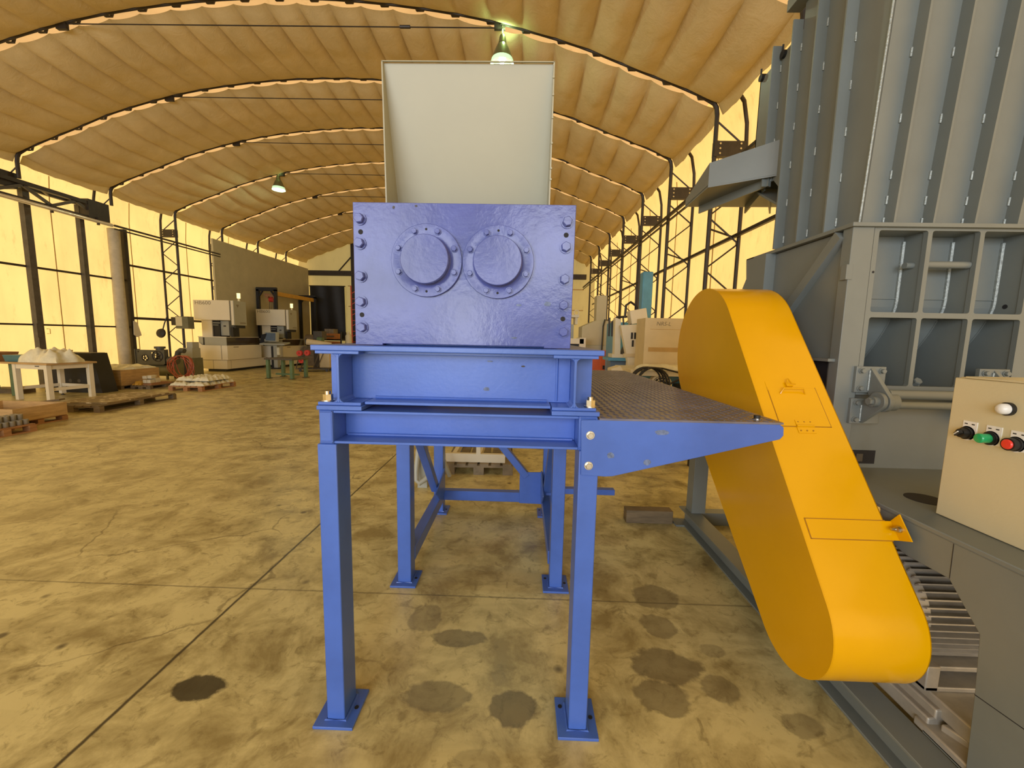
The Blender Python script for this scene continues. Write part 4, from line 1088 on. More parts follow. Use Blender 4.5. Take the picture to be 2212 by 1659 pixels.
# wire-cut machines
def wire_machine():
    t = lthing('wire_cut_machine', 'nearer of two ivory wire-cutting machines, left of the grey partition', 'machine', (-12.4, 17.0, 0), 0, 'ivory wire-cutting machines')
    MB().box(-0.28, -1.10, 0.0, 0.48, 1.25, 0.10).build('plinth', 'black', t)
    o = MB().prism([(-0.55, -1.16, 0.10), (0.55, -1.16, 0.10), (0.55, 1.30, 0.10), (-0.28, 1.30, 0.10), (-0.28, -0.45, 0.10), (-0.55, -0.45, 0.10)], (0, 0, 0.36)).build('base', 'mach', t, 0.008)
    MB().box(-0.02, -1.163, 0.10, -0.012, -1.158, 0.45).box(0.551, -0.95, 0.10, 0.553, -0.942, 0.45).build('panel_gap', 'dark_ink', o)
    b = MB(); b.prism([(-0.66, -1.2, 0.47), (0.62, -1.2, 0.47), (0.62, -1.2, 1.05), (-0.40, -1.2, 1.05), (-0.50, -1.2, 1.14), (-0.68, -1.2, 1.14)], (0, 0.05, 0))
    b.box(0.57, -1.15, 0.47, 0.62, 0.90, 1.05).box(-0.68, -1.15, 0.47, 0.57, -0.45, 0.55).box(-0.28, -0.45, 0.47, 0.57, 0.9, 0.55)
    tk = b.build('work_tank', 'mach', t, 0.006)
    MB().box(0.37, -1.203, 0.49, 0.385, -1.199, 1.05).build('panel_gap', 'dark_ink', tk)
    MB().box(0.6205, -0.85, 0.97, 0.622, -0.55, 1.0).build('maker_mark', 'ink', tk)
    MB().box(-0.28, -1.14, 0.55, 0.56, 0.85, 1.0).build('tank_inside', 'black', t)
    m = MB(); m.box(-0.58, -1.13, 1.05, 0.55, -1.11, 1.37).build('front_window', 'mach_grey', t)
    MB().box(0.53, -1.11, 1.05, 0.56, 0.85, 1.37).build('side_window', 'glass', t)
    MB().box(-0.60, -1.14, 1.37, 0.57, -1.09, 1.40).box(0.52, -1.09, 1.37, 0.57, 0.85, 1.39).build('window_rim', 'mach', t)
    MB().box(-0.40, -1.135, 1.06, -0.34, -1.13, 1.36).build('window_stripe', 'black', t)
    MB().box(-0.52, -1.0, 0.46, -0.10, -0.40, 2.06).build('column', 'mach', t, 0.006)
    MB().box(-0.10, -0.95, 1.38, 0.18, -0.42, 2.04).build('slideway', 'black', t)
    MB().box(-0.08, -0.99, 1.93, 0.22, -0.6, 1.96).box(-0.08, -0.99, 1.85, 0.15, -0.6, 1.87).build('slideway_trim', 'mach_grey', t)
    q = MB().box(0.18, -0.9, 1.44, 0.52, -0.45, 2.03).build('lower_head', 'mach_grey', t, 0.006)
    MB().box(0.30, -0.905, 1.80, 0.40, -0.9, 1.85).build('badge', 'dark_ink', q)
    hd = MB().box(-0.68, -1.16, 2.05, 0.76, -0.45, 2.83).build('head', 'mach', t, 0.008)
    text_mesh('HB600', 0.20, 'ink', 'model_lettering', hd, frame4((-0.62, -1.1608, 2.655), (1, 0, 0), (0, 0, 1)), 0.0004, 0, 1.18)
    MB().box(0.76, -1.10, 2.06, 0.80, -0.5, 2.82).build('head_groove', 'dark_ink', t)
    sd = MB().box(0.80, -1.12, 1.86, 0.92, -0.40, 2.83).build('side_cover', 'mach_grey', t, 0.006)
    MB().box(0.80, -1.126, 1.87, 0.90, -1.12, 2.82).build('cover_edge', 'mach', sd)
    m = MB(); m.prism([(0.921, -0.98, 2.68), (0.921, -0.82, 2.68), (0.921, -0.90, 2.56)], (0.002, 0, 0)); m.build('emblem', 'ink', sd)
    MB().box(0.921, -0.80, 1.94, 0.923, -0.46, 1.98).build('maker_mark', 'ink', sd)
    MB().box(0.80, -1.0, 1.75, 0.88, -0.45, 1.86).box(0.62, -0.95, 1.40, 0.72, -0.6, 1.78).build('wire_unit', 'black', t)
    bc = MB().cyl((0.86, -0.72, 2.83), (0.86, -0.72, 2.90), 0.05, 0.03, n=14).cyl((0.86, -0.72, 2.9), (0.86, -0.72, 2.94), 0.03, n=14).build('beacon_base', 'white_paint', t)
    MB().cyl((0.86, -0.72, 2.94), (0.86, -0.72, 3.15), 0.06, 0.065, n=16).build('beacon_lens', 'beacon', bc)
    return t
w1 = wire_machine()
w2 = copy_tree(w1); w2.location = (-11.69, 19.56, 0); w2.scale = (0.94, 0.94, 0.94)
w2['label'] = 'farther of two ivory wire-cutting machines, behind the green bench'

# operator console standing before the far machine
c = lthing('operator_console', 'swivel operator console with screen in front of the farther ivory machine', 'console', (-11.0, 17.7, 0))
MB().box(-0.25, -0.2, 0, 0.28, 0.2, 0.05).build('foot', 'black', c)
MB().box(-0.05, -0.1, 0.05, 0.12, 0.1, 1.05).build('pedestal', 'mach_grey', c, 0.006)
MB().box(-0.16, -0.08, 0.05, -0.05, 0.1, 1.0).build('pedestal_back', 'black', c)
MB().prism([(-0.55, -0.25, 1.06), (0.55, -0.25, 1.06), (0.55, 0.2, 1.12), (-0.55, 0.2, 1.12)], (0, 0, 0.06)).build('keyboard_shelf', 'mach_grey', c)
sc = MB().prism([(-0.50, 0.0, 1.20), (0.10, -0.1, 1.20), (0.0, 0.1, 1.62), (-0.60, 0.2, 1.62)], (0.03, 0.16, 0.0)).build('monitor', 'mach_grey', c, 0.006)
MB().prism([(-0.43, -0.018, 1.25), (0.05, -0.098, 1.25), (-0.03, 0.067, 1.58), (-0.51, 0.147, 1.58)], (-0.001, -0.006, 0)).build('screen', 'navy', sc)
MB().prism([(-0.75, 0.05, 1.12), (-0.45, 0.05, 1.12), (-0.45, 0.05, 1.55), (-0.65, 0.05, 1.5)], (0, 0.2, 0)).build('console_cheek', 'black', c)
MB().box(0.13, -0.14, 0.62, 0.24, -0.05, 0.95).build('cloth', 'plastic', c)

# gantry with hoist over the two machines
gt = lthing('gantry_hoist', 'black gantry with mustard beam and red chain hoist before the grey partition', 'gantry', (-12.2, 21.1, 0))
for y, xo in ((-1.95, 0.0), (1.7, 0.0)):
    for x in (-0.42, 0.42): MB().box(x + xo - 0.06, y - 0.06, 1.34 if (x > 0 and y < 0) else 0, x + xo + 0.06, y + 0.06, 3.62).build('post', 'black', gt)
    MB().box(-0.48 + xo, y - 0.06, 3.55, 0.48 + xo, y + 0.06, 3.72).build('cross_head', 'black', gt)
    for s in (-1, 1): MB().bar((xo + s * 0.38, y, 3.30), (xo + s * 0.2, y, 3.56), 0.06, 0.06).build('knee_brace', 'black', gt)
MB().box(0.26, -1.9, 3.36, 0.38, 1.7, 3.55).build('runway_beam', 'yellow_beam', gt)
hs = MB().cyl((0.02, -1.78, 3.16), (0.20, -1.78, 3.16), 0.11, n=18).box(0.06, -1.82, 3.2, 0.14, -1.74, 3.42).build('chain_hoist', 'red', gt)
MB().bar((-0.22, -1.78, 3.40), (0.26, -1.78, 3.34), 0.10, 0.12).box(-0.16, -1.84, 3.24, -0.02, -1.7, 3.44).build('trolley', 'wood_red', gt)
m = MB()
for x in (0.0, 0.08, 0.16, 0.2): m.cyl((x, -1.78, 2.3), (x, -1.78, 3.2), 0.012, n=6)
m.build('chain', 'frame', hs)

# coolant and chiller cabinets beside the near machine
c = lthing('coolant_unit', 'olive-grey stepped coolant cabinet left of the nearer ivory machine', 'cabinet', (-12.3, 14.52, 0))
MB().box(-0.35, -0.22, 0.0, 0.36, 0.22, 0.62).build('tank', 'tank', c, 0.006)
MB().box(-0.12, -0.2, 0.62, 0.32, 0.18, 0.98).build('pump_box', 'mach_grey', c, 0.006)
MB().box(0.08, -0.15, 0.98, 0.30, 0.15, 1.20).build('filter_box', 'mach_grey', c, 0.006)
# control box and round horn on the column
c = lthing('column_control_box', 'olive control box on the lattice column left of the ivory machine', 'box', (-12.6, 14.85, 1.68))
MB().box(-0.25, -0.15, 0.0, 0.22, 0.13, 0.45).build('case', 'tank', c, 0.004)
MB().box(-0.24, -0.155, 0.10, 0.0, -0.15, 0.43).build('door', 'cream', c)
MB().box(-0.50, -0.05, 0.12, -0.22, 0.12, 0.42).build('bracket', 'frame', c)
c = lthing('round_horn', 'round black horn hung on the lattice column above the compressor', 'horn', (-13.10, 14.35, 1.35))
MB().lathe((0, 0, 0.15), (0, -1, 0.15), [(0, -0.06), (0.10, -0.05), (0.17, 0.0), (0.15, 0.05), (0.06, 0.08), (0, 0.085)], 22).build('body', 'black', c)
MB().path([(0.02, 0.05, 0.28), (0.05, 0.1, 0.5), (0.12, 0.15, 0.75)], 0.02, 6).build('stalk', 'black', c)

# air compressor
c = lthing('air_compressor', 'dark belt-driven air compressor on its tank by the left wall', 'compressor', (-12.15, 13.0, 0))
MB().lathe((-0.62, 0.1, 0.29), (1, 0, 0), [(0, -0.06), (0.12, -0.04), (0.2, 0.0), (0.2, 1.15), (0.12, 1.19), (0, 1.21)], 24).build('tank', 'tank', c)
for x in (-0.5, 0.4):
    for y in (-0.08, 0.22): MB().box(x, y, 0, x + 0.05, y + 0.05, 0.2).build('leg', 'comp', c)
m = MB()
def circ(cx, cz, r): return (cx - r, cx + r, cz - r, cz + r, r * 0.98, 5)
pocket_plate(m, -0.52, 0.42, 0.50, 0.96, [circ(-0.22, 0.70, 0.085), circ(0.20, 0.76, 0.10), circ(0.02, 0.86, 0.03), circ(-0.43, 0.90, 0.022)], -0.12, 0.015)
m.box(-0.55, -0.14, 0.48, -0.52, 0.02, 0.98).box(0.42, -0.14, 0.48, 0.45, 0.02, 0.98).box(-0.55, -0.14, 0.48, 0.45, 0.02, 0.505)
m.build('belt_cover', 'comp', c)
m = MB()
for cx, cz, r in ((-0.22, 0.70, 0.10), (0.20, 0.76, 0.17)):
    m.path([(cx + r * math.cos(a), -0.13, cz + r * math.sin(a)) for a in [2 * PI * k / 28 for k in range(28)]], 0.012, 6, True)
    for k in range(5):
        a = 2 * PI * k / 5 + 0.4; m.bar((cx, -0.125, cz), (cx + r * math.cos(a), -0.125, cz + r * math.sin(a)), 0.02, 0.03, (0, 1, 0))
m.build('pulley', 'frame', c)
MB().cyl((0.1, 0.1, 0.5), (0.1, 0.1, 1.0), 0.11, n=16).cyl((0.1, 0.1, 1.0), (0.1, 0.1, 1.07), 0.15, n=16).build('cylinder_head', 'comp', c)
MB().path([(0.45, 0.25, 0.62), (0.52, 0.25, 0.66), (0.58, 0.25, 0.88), (0.68, 0.25, 0.95), (0.80, 0.25, 0.93)], 0.085, 10).build('intake_duct', 'comp', c)
MB().cyl((0.48, 0.0, 0.62), (0.75, 0.0, 0.62), 0.13, n=18).build('motor', 'comp', c)
# coil of red air hose
c = lthing('hose_coil', 'loose hanging coil of reddish air hose beside the compressor', 'hose', (-11.0, 12.75, 0))
m = MB(); m.box(-0.16, 0.02, 0, 0.16, 0.18, 0.03); m.box(-0.03, 0.06, 0.03, 0.03, 0.12, 0.78); m.cyl((0, 0.1, 0.75), (0, -0.2, 0.77), 0.025, n=8); m.build('stand', 'frame', c)
for k in range(9):
    rx = 0.28 + 0.03 * (k % 4) + random.uniform(-.02, .03); rz = 0.33 + 0.022 * (k % 3); ox = random.uniform(-0.08, 0.08); y = -0.02 - 0.016 * k
    top = 0.80
    pts = [(ox + rx * math.sin(a) + 0.05 * math.sin(2 * a + k), y + 0.03 * math.sin(3 * a + k), top - rz + rz * math.cos(a) + 0.0) for a in [2 * PI * i / 26 for i in range(26)]]
    MB().path(pts, 0.0125, 6, True).build('hose_loop', 'red_hose', c)
MB().path([(0.15, -0.1, 0.66), (0.3, -0.1, 0.5), (0.40, -0.12, 0.22), (0.45, -0.1, 0.02)], 0.0125, 6).build('hose_end', 'red_hose', c)

# wooden crate under white wrap
cr = lthing('wooden_crate', 'pale wooden crate topped with white wrap by the black slab', 'crate', (-11.25, 10.98, 0.10), 0)
MB().box(-0.52, -0.55, 0.0, 0.52, 0.60, 0.42).build('box', 'wood', cr, 0.004)
MB().box(-0.56, -0.58, 0.42, 0.0, 0.3, 0.445).build('lid_board', 'wood_dark', cr)
def lump(w, d, h, seed, n=22):
    rr = random.Random(seed); ph = [rr.uniform(0, 6) for _ in range(6)]
    def f(u, v):
        x, y = (u - .5) * 2, (v - .5) * 2
        e = max(0.0, (1 - x ** 4)) * max(0.0, (1 - y ** 4))
        z = h * e ** 0.45 * (0.72 + 0.16 * math.sin(5 * x + ph[0]) * math.cos(4 * y + ph[1]) + 0.10 * math.sin(11 * x + 7 * y + ph[2]))
        return (x * w / 2 * (1 + .05 * math.sin(6 * y + ph[3])), y * d / 2 * (1 + .05 * math.sin(7 * x + ph[4])), max(z, 0.0) + 0.0008)
    m = MB(); m.grid(f, n, n)
    m.prism([(-w / 2, -d / 2, 0), (w / 2, -d / 2, 0), (w / 2, d / 2, 0), (-w / 2, d / 2, 0)], (0, 0, 0.001))
    return m
MB_w = lump(0.95, 1.05, 0.13, 3); w = MB_w.build('wrap', 'plastic', cr); w.location = (0.04, 0.05, 0.42)
pallet('pallet', 'low pallet under the pale wooden crate', (-11.25, 10.98, 0), 0, 1.05, 1.15, 0.10, 'wood_dark', 'pallets along the left wall')
# small pallet with bag and blocks
pallet('pallet', 'weathered pallet carrying a yellow sack and pale blocks', (-10.38, 11.12, 0), 0, 0.55, 1.05, 0.10, 'wood_dark', 'pallets along the left wall')
MBs = lump(0.26, 0.55, 0.14, 11); o = solo(MBs, 'sack', 'yellow_beam', 'mustard yellow sack lying on the small pallet', 'sack'); o.location = (-10.52, 10.90, 0.10)
solo(MB().box(-10.36, 10.65, 0.10, -10.12, 11.3, 0.1345), 'steel_plate', 'wood_red', 'rusty red plate lying lowest under the pale blocks', 'plate')
solo(MB().box(-10.36, 10.68, 0.135, -10.14, 11.2, 0.165), 'steel_plate', 'wood_red', 'rusty red plate lying uppermost under the pale blocks', 'plate')
for i, (x, y, z, sx, sy, sz) in enumerate(((-10.30, 10.72, .165, .10, .14, .09), (-10.19, 10.72, .165, .10, .14, .09), (-10.30, 10.88, .165, .10, .15, .11), (-10.19, 10.89, .165, .09, .15, .12),
                                (-10.31, 10.73, .276, .12, .13, .08), (-10.18, 10.74, .287, .11, .14, .085), (-10.30, 10.9, .29, .11, .16, .07))):
    solo(MB().box(x - sx / 2, y - sy / 2, z, x + sx / 2, y + sy / 2, z + sz), 'block', 'concrete_block', 'pale square block stacked on the rusty plates', 'block', 'pale blocks on the small pallet', 0.004)

def crumple(w, d, h, n=46):
    rr = random.Random(5)
    pk = [(rr.uniform(-.8, .8), rr.uniform(-.8, .8), rr.uniform(.5, 1.0), rr.uniform(.3, .6)) for _ in range(9)] + [(0.1, 0.0, 1.0, 0.6), (-0.35, 0.0, 0.8, 0.5)]
    def f(u, v):
        x, y = (u - .5) * 2, (v - .5) * 2
        e = max(0.0, 1 - max(abs(x), abs(y)) ** 6)
        z = max(max(0.0, a * (1 - math.hypot(x - px_, (y - py_)) / (r_ * 1.9))) for px_, py_, a, r_ in pk)
        z = h * (0.25 + 0.8 * z) * e ** 0.5 + 0.012 * math.sin(17 * x + 9 * y) * e
        return (x * w / 2 * (1 + .07 * math.sin(5 * y)), y * d / 2 * (1 + .06 * math.sin(6 * x)), max(z, 0) + 0.0008)
    m = MB(); m.grid(f, n, n); m.prism([(-w / 2, -d / 2, 0), (w / 2, -d / 2, 0), (w / 2, d / 2, 0), (-w / 2, d / 2, 0)], (0, 0, 0.001))
    return m
# pallet of white sacks
pallet('pallet', 'reddish pallet loaded with white sacks in front of the ivory machine', (-8.98, 11.05, 0), -2, 0.95, 1.22, 0.14, 'wood_red', 'pallets along the left wall')
def sack(name_label, x, y, z, w, d, h, rot, seed):
    o = solo(lump(w, d, h, seed, 14), 'sack', 'plastic', name_label, 'sack', 'white sacks on the reddish pallet')
    o.location = (x, y, z); o.rotation_euler = (0, 0, rot); return o
k = 0
for lay, (z, nx_, ny_) in enumerate(((0.14, 2, 4), (0.255, 2, 3))):
    for i in range(nx_):
        for j in range(ny_):
            k += 1
            sack('white sack in the %s layer on the reddish pallet' % ('lower' if lay == 0 else 'upper'), -9.21 + i * 0.46 + 0.02 * lay, 10.60 + j * 0.30 + lay * 0.17, z, 0.46, 0.30, 0.118 + 0.02 * lay, 0.03 * math.sin(k * 3.1), k)

# big dark pallet with plate
dp = pallet('pallet', 'large dark pallet with a scuffed plate, beside the white table', (-8.70, 8.30, 0), 2, 1.12, 1.80, 0.135, 'wood_dark', 'pallets along the left wall', 7)
M['scuffed'] = pm('scuffed_plate', (0.24, 0.17, 0.07), 0.55, 0, 0.3, 5.0, 0.1, 30.0, chips=(10.0, 0.56, (0.55, 0.46, 0.28)))
o = solo(MB().box(-0.50, -0.62, 0, 0.46, 0.84, 0.025), 'steel_sheet', 'scuffed', 'scuffed tan sheet lying on the large dark pallet', 'sheet'); o.location = (-8.70, 8.36, 0.135); o.rotation_euler = (0, 0, math.radians(2))

# white work table and things on it
tb = lthing('work_table', 'sturdy white table with brown top, laden with wrapped goods on the left', 'table', (-10.92, 8.98, 0), -9)
MB().box(-0.62, -0.46, 0.80, 0.72, 0.46, 0.84).build('table_top', 'wood', tb, 0.003)
for x in (-0.30, 0.60):
    for y in (-0.38, 0.38):
        l = MB().box(x - 0.045, y - 0.045, 0.04 if (x < 0 and y > 0) else 0.0, x + 0.045, y + 0.045, 0.80).build('leg', 'white_paint', tb, 0.003)
        if x < 0 and y > 0: MB().cyl((x, y, 0), (x, y, 0.012), 0.04, n=12).cyl((x, y, 0.012), (x, y, 0.04), 0.015, n=10).build('levelling_foot', 'frame', l)
for y in (-0.38, 0.38):
    MB().box(-0.255, y - 0.03, 0.70, 0.55, y + 0.03, 0.80).build('apron', 'white_paint', tb)
MB().box(-0.255, 0.36, 0.22, 0.55, 0.40, 0.29).build('stretcher', 'white_paint', tb)
for x in (-0.30, 0.60):
    MB().box(x - 0.03, -0.34, 0.70, x + 0.03, 0.34, 0.80).build('apron', 'white_paint', tb)
    MB().box(x - 0.02, -0.34, 0.22, x + 0.02, 0.34, 0.29).build('stretcher', 'white_paint', tb)
MB().box(0.30, -0.412, 0.755, 0.42, -0.41, 0.775).build('name_plate', 'dark_ink', tb)
o = solo(crumple(0.92, 0.62, 0.32), 'wrapped_bundle', 'plastic', 'crumpled clear-wrapped bundle on the white table', 'bundle'); o.location = (-10.66, 8.88, 0.84); o.rotation_euler = (0, 0, -0.1)
o = solo(MB().prism([(-0.22, -0.16, 0), (0.22, -0.16, 0), (0.25, -0.18, 0.15), (-0.25, -0.18, 0.15)], (0, 0.34, 0)), 'tool_box', 'teal', 'dark teal plastic box at the left end of the white table', 'box', None, 0.006); o.location = (-11.36, 8.86, 0.84)
o = solo(MB().prism([(-0.36, 0, 0.0), (0.36, 0, 0.0), (0.44, 0, 0.26), (-0.44, 0, 0.26)], (0, 0.14, 0)), 'tray', 'cream', 'cream flared tray behind the teal box on the white table', 'tray'); o.location = (-11.12, 9.24, 0.84)
# green trestle farther left with a brown tray
tg = lthing('trestle', 'green trestle at the left edge beside the white table', 'trestle', (-12.48, 8.97, 0), -9)
MB().box(-0.60, -0.35, 0.78, 0.52, 0.35, 0.82).build('top', 'wood_dark', tg)
for x in (-0.5, 0.42):
    for y in (-0.28, 0.28): MB().box(x - 0.06, y - 0.06, 0, x + 0.06, y + 0.06, 0.78).build('leg', 'green', tg, 0.003)
MB().box(-0.5, -0.02, 0.2, 0.42, 0.02, 0.27).build('stretcher', 'green', tg)
o = solo(MB().prism([(-0.40, 0, 0), (0.33, 0, 0), (0.42, 0, 0.22), (-0.5, 0, 0.22)], (0, 0.45, 0)), 'tray', 'wood_red', 'brown flared tray on the green trestle at the left edge', 'tray'); o.location = (-12.3, 8.95, 0.82)
# black machine slab leaning in the background
bs = lthing('machine_slab', 'black tapered machine slab standing behind the white table', 'slab', (-11.35, 10.0, 0))
MB().prism([(-0.72, -0.22, 0), (0.78, -0.22, 0), (0.58, -0.22, 1.0), (-0.52, -0.22, 1.0)], (0, 0.40, 0)).build('slab', 'black', bs, 0.006)
MB().box(-0.50, -0.20, 1.0, 0.55, 0.15, 1.006).build('lit_top_face', 'frame_grey', bs)  # light on the slab's top, put in as a paler sheet
for x in (-0.25, -0.02, 0.2): MB().cyl((x, -0.222, 0.30), (x, -0.219, 0.30), 0.045, n=18).build('round_plug', 'frame_grey', bs)
# dark planks along the wall
solo(MB().box(-13.0, 10.45, 0.0, -11.9, 10.62, 0.10), 'plank', 'wood_dark', 'dark plank at the foot of the left wall behind the black slab', 'plank')
solo(MB().box(-13.05, 9.4, 0.0, -12.2, 9.7, 0.12), 'plank', 'wood_dark', 'dark plank at the foot of the left wall behind the green trestle', 'plank')

# open wooden box on a pallet
pallet('pallet', 'low pallet under the open wooden box at the left edge', (-8.62, 6.42, 0), 0, 1.15, 0.80, 0.10, 'wood_red', 'pallets along the left wall')
b = lthing('wooden_box', 'open shallow wooden box at the left edge of the photo', 'box', (-8.60, 6.42, 0.10))
MB().box(-0.58, -0.38, 0, 0.58, 0.38, 0.02).build('bottom', 'wood', b)
for y in (-0.38, 0.355): MB().box(-0.58, y, 0.02, 0.58, y + 0.025, 0.215).build('side_board', 'wood', b)
for x in (-0.58, 0.555): MB().box(x, -0.355, 0.02, x + 0.025, 0.355, 0.215).build('side_board', 'wood', b)
solo(MB().bar((-9.6, 7.02, 0.13), (-8.75, 7.35, 0.26), 0.16, 0.03), 'board', 'wood_dark', 'dark board leaning behind the open wooden box', 'board')
# pallet of grey rolls
pallet('pallet', 'pallet holding stacked grey rolls at the left edge', (-8.00, 5.62, 0), 0, 0.85, 0.72, 0.12, 'wood_red', 'pallets along the left wall')
LOCAL = True
for tier in range(2):
    for col in range(3):
        for row in range(8):
            if tier == 1 and col == 0: continue
            x = -7.68 - col * 0.085; y = 5.92 - row * 0.083
            m = MB(); m.lathe((0, 0, 0), (0, 0, 1), [(0.012, 0.075), (0.036, 0.075), (0.04, 0.07), (0.04, 0.006), (0.036, 0), (0.012, 0)], 16)
            o = m.build('roll', 'coil', None)
            o.location = (x, y, 0.1205 + tier * 0.0755)
            tag(o, 'small grey roll in the %s tier on the pallet at the left edge' % ('lower', 'upper')[tier], 'roll', 'grey rolls on the pallet')

# green steel bench
gb = lthing('steel_bench', 'low green steel bench in front of the farther ivory machine', 'bench', (-8.40, 14.15, 0), -8)
MB().box(-0.55, -0.45, 0.66, 0.55, 0.45, 0.72).build('top', 'frame_grey', gb, 0.003)
for x in (-0.46, 0.46):
    for y in (-0.36, 0.36):
        l = MB().box(x - 0.05, y - 0.05, 0.015, x + 0.05, y + 0.05, 0.66).build('leg', 'green', gb)
        MB().box(x - 0.09, y - 0.09, 0, x + 0.09, y + 0.09, 0.015).build('foot_plate', 'frame', l)
MB().box(-0.46, -0.03, 0.10, 0.46, 0.03, 0.16).build('stretcher', 'green', gb)

# hand cart with red reels
hc = lthing('hand_cart', 'tubular hand cart with tall handle behind the green bench', 'cart', (-8.95, 16.9, 0), 10)
m = MB()
m.path([(-0.55, -0.3, 0.1), (-0.35, -0.3, 0.9), (-0.20, -0.3, 1.05), (0.35, -0.3, 1.05), (0.45, -0.3, 0.95), (0.1, -0.3, 0.1)], 0.02, 6)
m.path([(-0.55, 0.3, 0.1), (-0.35, 0.3, 0.9), (-0.20, 0.3, 1.05), (0.35, 0.3, 1.05), (0.45, 0.3, 0.95), (0.1, 0.3, 0.1)], 0.02, 6)
m.build('frame', 'frame_grey', hc)
MB().box(-0.5, -0.3, 0.10, 0.75, 0.3, 0.14).build('deck', 'frame', hc)
for x in (-0.4, 0.65):
    for y in (-0.25, 0.25): MB().cyl((x, y - 0.02, 0.05), (x, y + 0.02, 0.05), 0.05, n=12).build('caster', 'rubber', hc)
for i, (x, z) in enumerate(((-9.25, 0.66), (-8.93, 0.68), (-9.18, 0.36))):
    o = solo(MB().lathe((0, 0, 0), (0, -1, 0), [(0.02, -.05), (0.115, -.05), (0.115, -.03), (0.07, -.03), (0.07, .03), (0.115, .03), (0.115, .05), (0.02, .05)], 22), 'reel', 'red', ('red reel on the left of the hand cart handle', 'red reel on the right of the hand cart handle', 'red reel low on the hand cart deck')[i], 'reel', 'red reels on the hand cart')
    o.location = (x, 16.5, z)
# brown machinery, rack of orange crates, pale roll, panel
br = lthing('old_lathe', 'jumble of dark brown old machinery before the black sheet', 'machine', (-10.45, 20.2, 0))
MB().box(-0.5, -0.35, 0, 0.35, 0.4, 0.95).build('bed', 'wood_dark', br, 0.01)
MB().cyl((-0.45, 0, 1.25), (0.30, 0, 1.3), 0.30, 0.22, n=18).build('drum', 'wood_dark', br)
MB().box(0.0, -0.3, 1.3, 0.45, 0.2, 1.72).build('gear_case', 'frame_grey', br, 0.02)
MB().cyl((0.25, -0.32, 1.28), (0.5, -0.32, 1.25), 0.16, n=16).build('green_motor', 'green', br)
rk = lthing('crate_rack', 'dark rack behind the old machinery holding orange crates', 'rack', (-10.55, 22.2, 0))
for x in (-0.8, 0.6):
    for y in (-0.3, 0.3): MB().box(x - 0.03, y - 0.03, 0, x + 0.03, y + 0.03, 1.7).build('upright', 'frame', rk)
for z in (0.45, 0.85, 1.28): MB().box(-0.8, -0.33, z, 0.6, 0.33, z + 0.03).build('shelf', 'frame', rk)
for z, lb in ((0.88, 'orange crate on the middle shelf of the dark rack'), (1.31, 'orange crate on the top shelf of the dark rack')):
    o = lthing('crate', lb, 'crate', (-10.75, 22.15, z), 0, 'orange crates on the rack')
    MB().box(-0.5, -0.3, 0, 0.55, 0.3, 0.30).build('box', 'orange_wood', o, 0.004)
    MB().box(-0.38, -0.303, 0.1, 0.45, -0.3, 0.19).build('faded_stripe', 'wood_dark', o)
solo(MB().box(-10.85, 21.9, 1.61, -10.35, 22.4, 1.86), 'carton', 'wood_grey', 'small carton on top of the upper orange crate', 'carton')
pr = lthing('pale_roll', 'pale cream roll with dark end lying on the old machinery', 'roll', (-9.35, 18.2, 0), 0)
MB().box(-0.1, -0.2, 0, 0.25, 0.2, 1.0).build('stand', 'frame', pr)
MB().cyl((-0.45, -0.15, 1.22), (0.55, 0.15, 1.06), 0.14, n=20).build('tube', 'board', pr)
MB().cyl((-0.47, -0.156, 1.223), (-0.44, -0.147, 1.218), 0.165, n=20).build('rim', 'black', pr)
solo(MB().box(-8.86, 17.35, 0.03, -8.42, 17.50, 1.05).box(-8.86, 17.5, 0.0, -8.42, 17.52, 1.0), 'upright_panel', 'board', 'cream panel standing upright beside the blue shredder leg', 'panel')
ld = lthing('red_rack', 'tall narrow red lattice rack against the back wall, beside the shredder plate', 'rack', (-9.25, 22.0, 0))
for x in (-0.12, 0.4): MB().box(x - 0.02, -0.04, 0, x + 0.02, 0.04, 4.2).build('upright', 'red', ld)
m = MB()
for k in range(12): m.bar((-0.1, 0, 0.6 + k * 0.29), (0.38, 0, 0.6 + k * 0.29 + (0.27 if k % 2 else 0)), 0.03, 0.03)
m.build('lattice', 'red', ld)
solo(MB().lathe((-9.05, 20.8, 0), (0, 0, 1), [(0, 0), (0.16, 0), (0.16, 1.5), (0.1, 1.6), (0.05, 1.62), (0.05, 1.72), (0, 1.72)], 20), 'gas_bottle', 'cream', 'cream gas bottle in front of the red rack', 'gas bottle')
LOCAL = False

# ================================================================ RIGHT SIDE BEHIND THE PLATFORM
LOCAL = True
# blue column machine
t = lthing('column_machine', 'sky-blue machine with tall square column against the right wall', 'machine', (2.08, 7.5, 0))
MB().box(-0.45, -0.3, 0, 0.55, 0.5, 1.90).build('body', 'blue_mach', t, 0.01)
MB().box(-0.02, -0.28, 1.90, 0.16, -0.08, 2.78).build('column', 'blue_mach', t, 0.02)
MB().box(0.19, -0.25, 1.90, 0.52, 0.1, 1.97).build('ledge', 'blue_mach', t)
m = MB(); m.path([(-0.04, -0.2, 2.05), (-0.10, -0.2, 2.20), (-0.19, -0.2, 2.26), (-0.27, -0.2, 2.20), (-0.28, -0.2, 1.98)], 0.022, 8); m.path([(-0.28, -0.2, 2.0), (-0.42, -0.2, 1.99), (-0.50, -0.2, 1.90), (-0.49, -0.2, 1.65)], 0.02, 8); m.path([(-0.55, -0.2, 1.98), (-0.55, -0.2, 1.65)], 0.018, 8); m.path([(-0.28, -0.2, 2.0), (-0.1, -0.22, 2.01), (-0.05, -0.24, 1.9)], 0.018, 8)
m.build('hydraulic_hose', 'rubber', t)
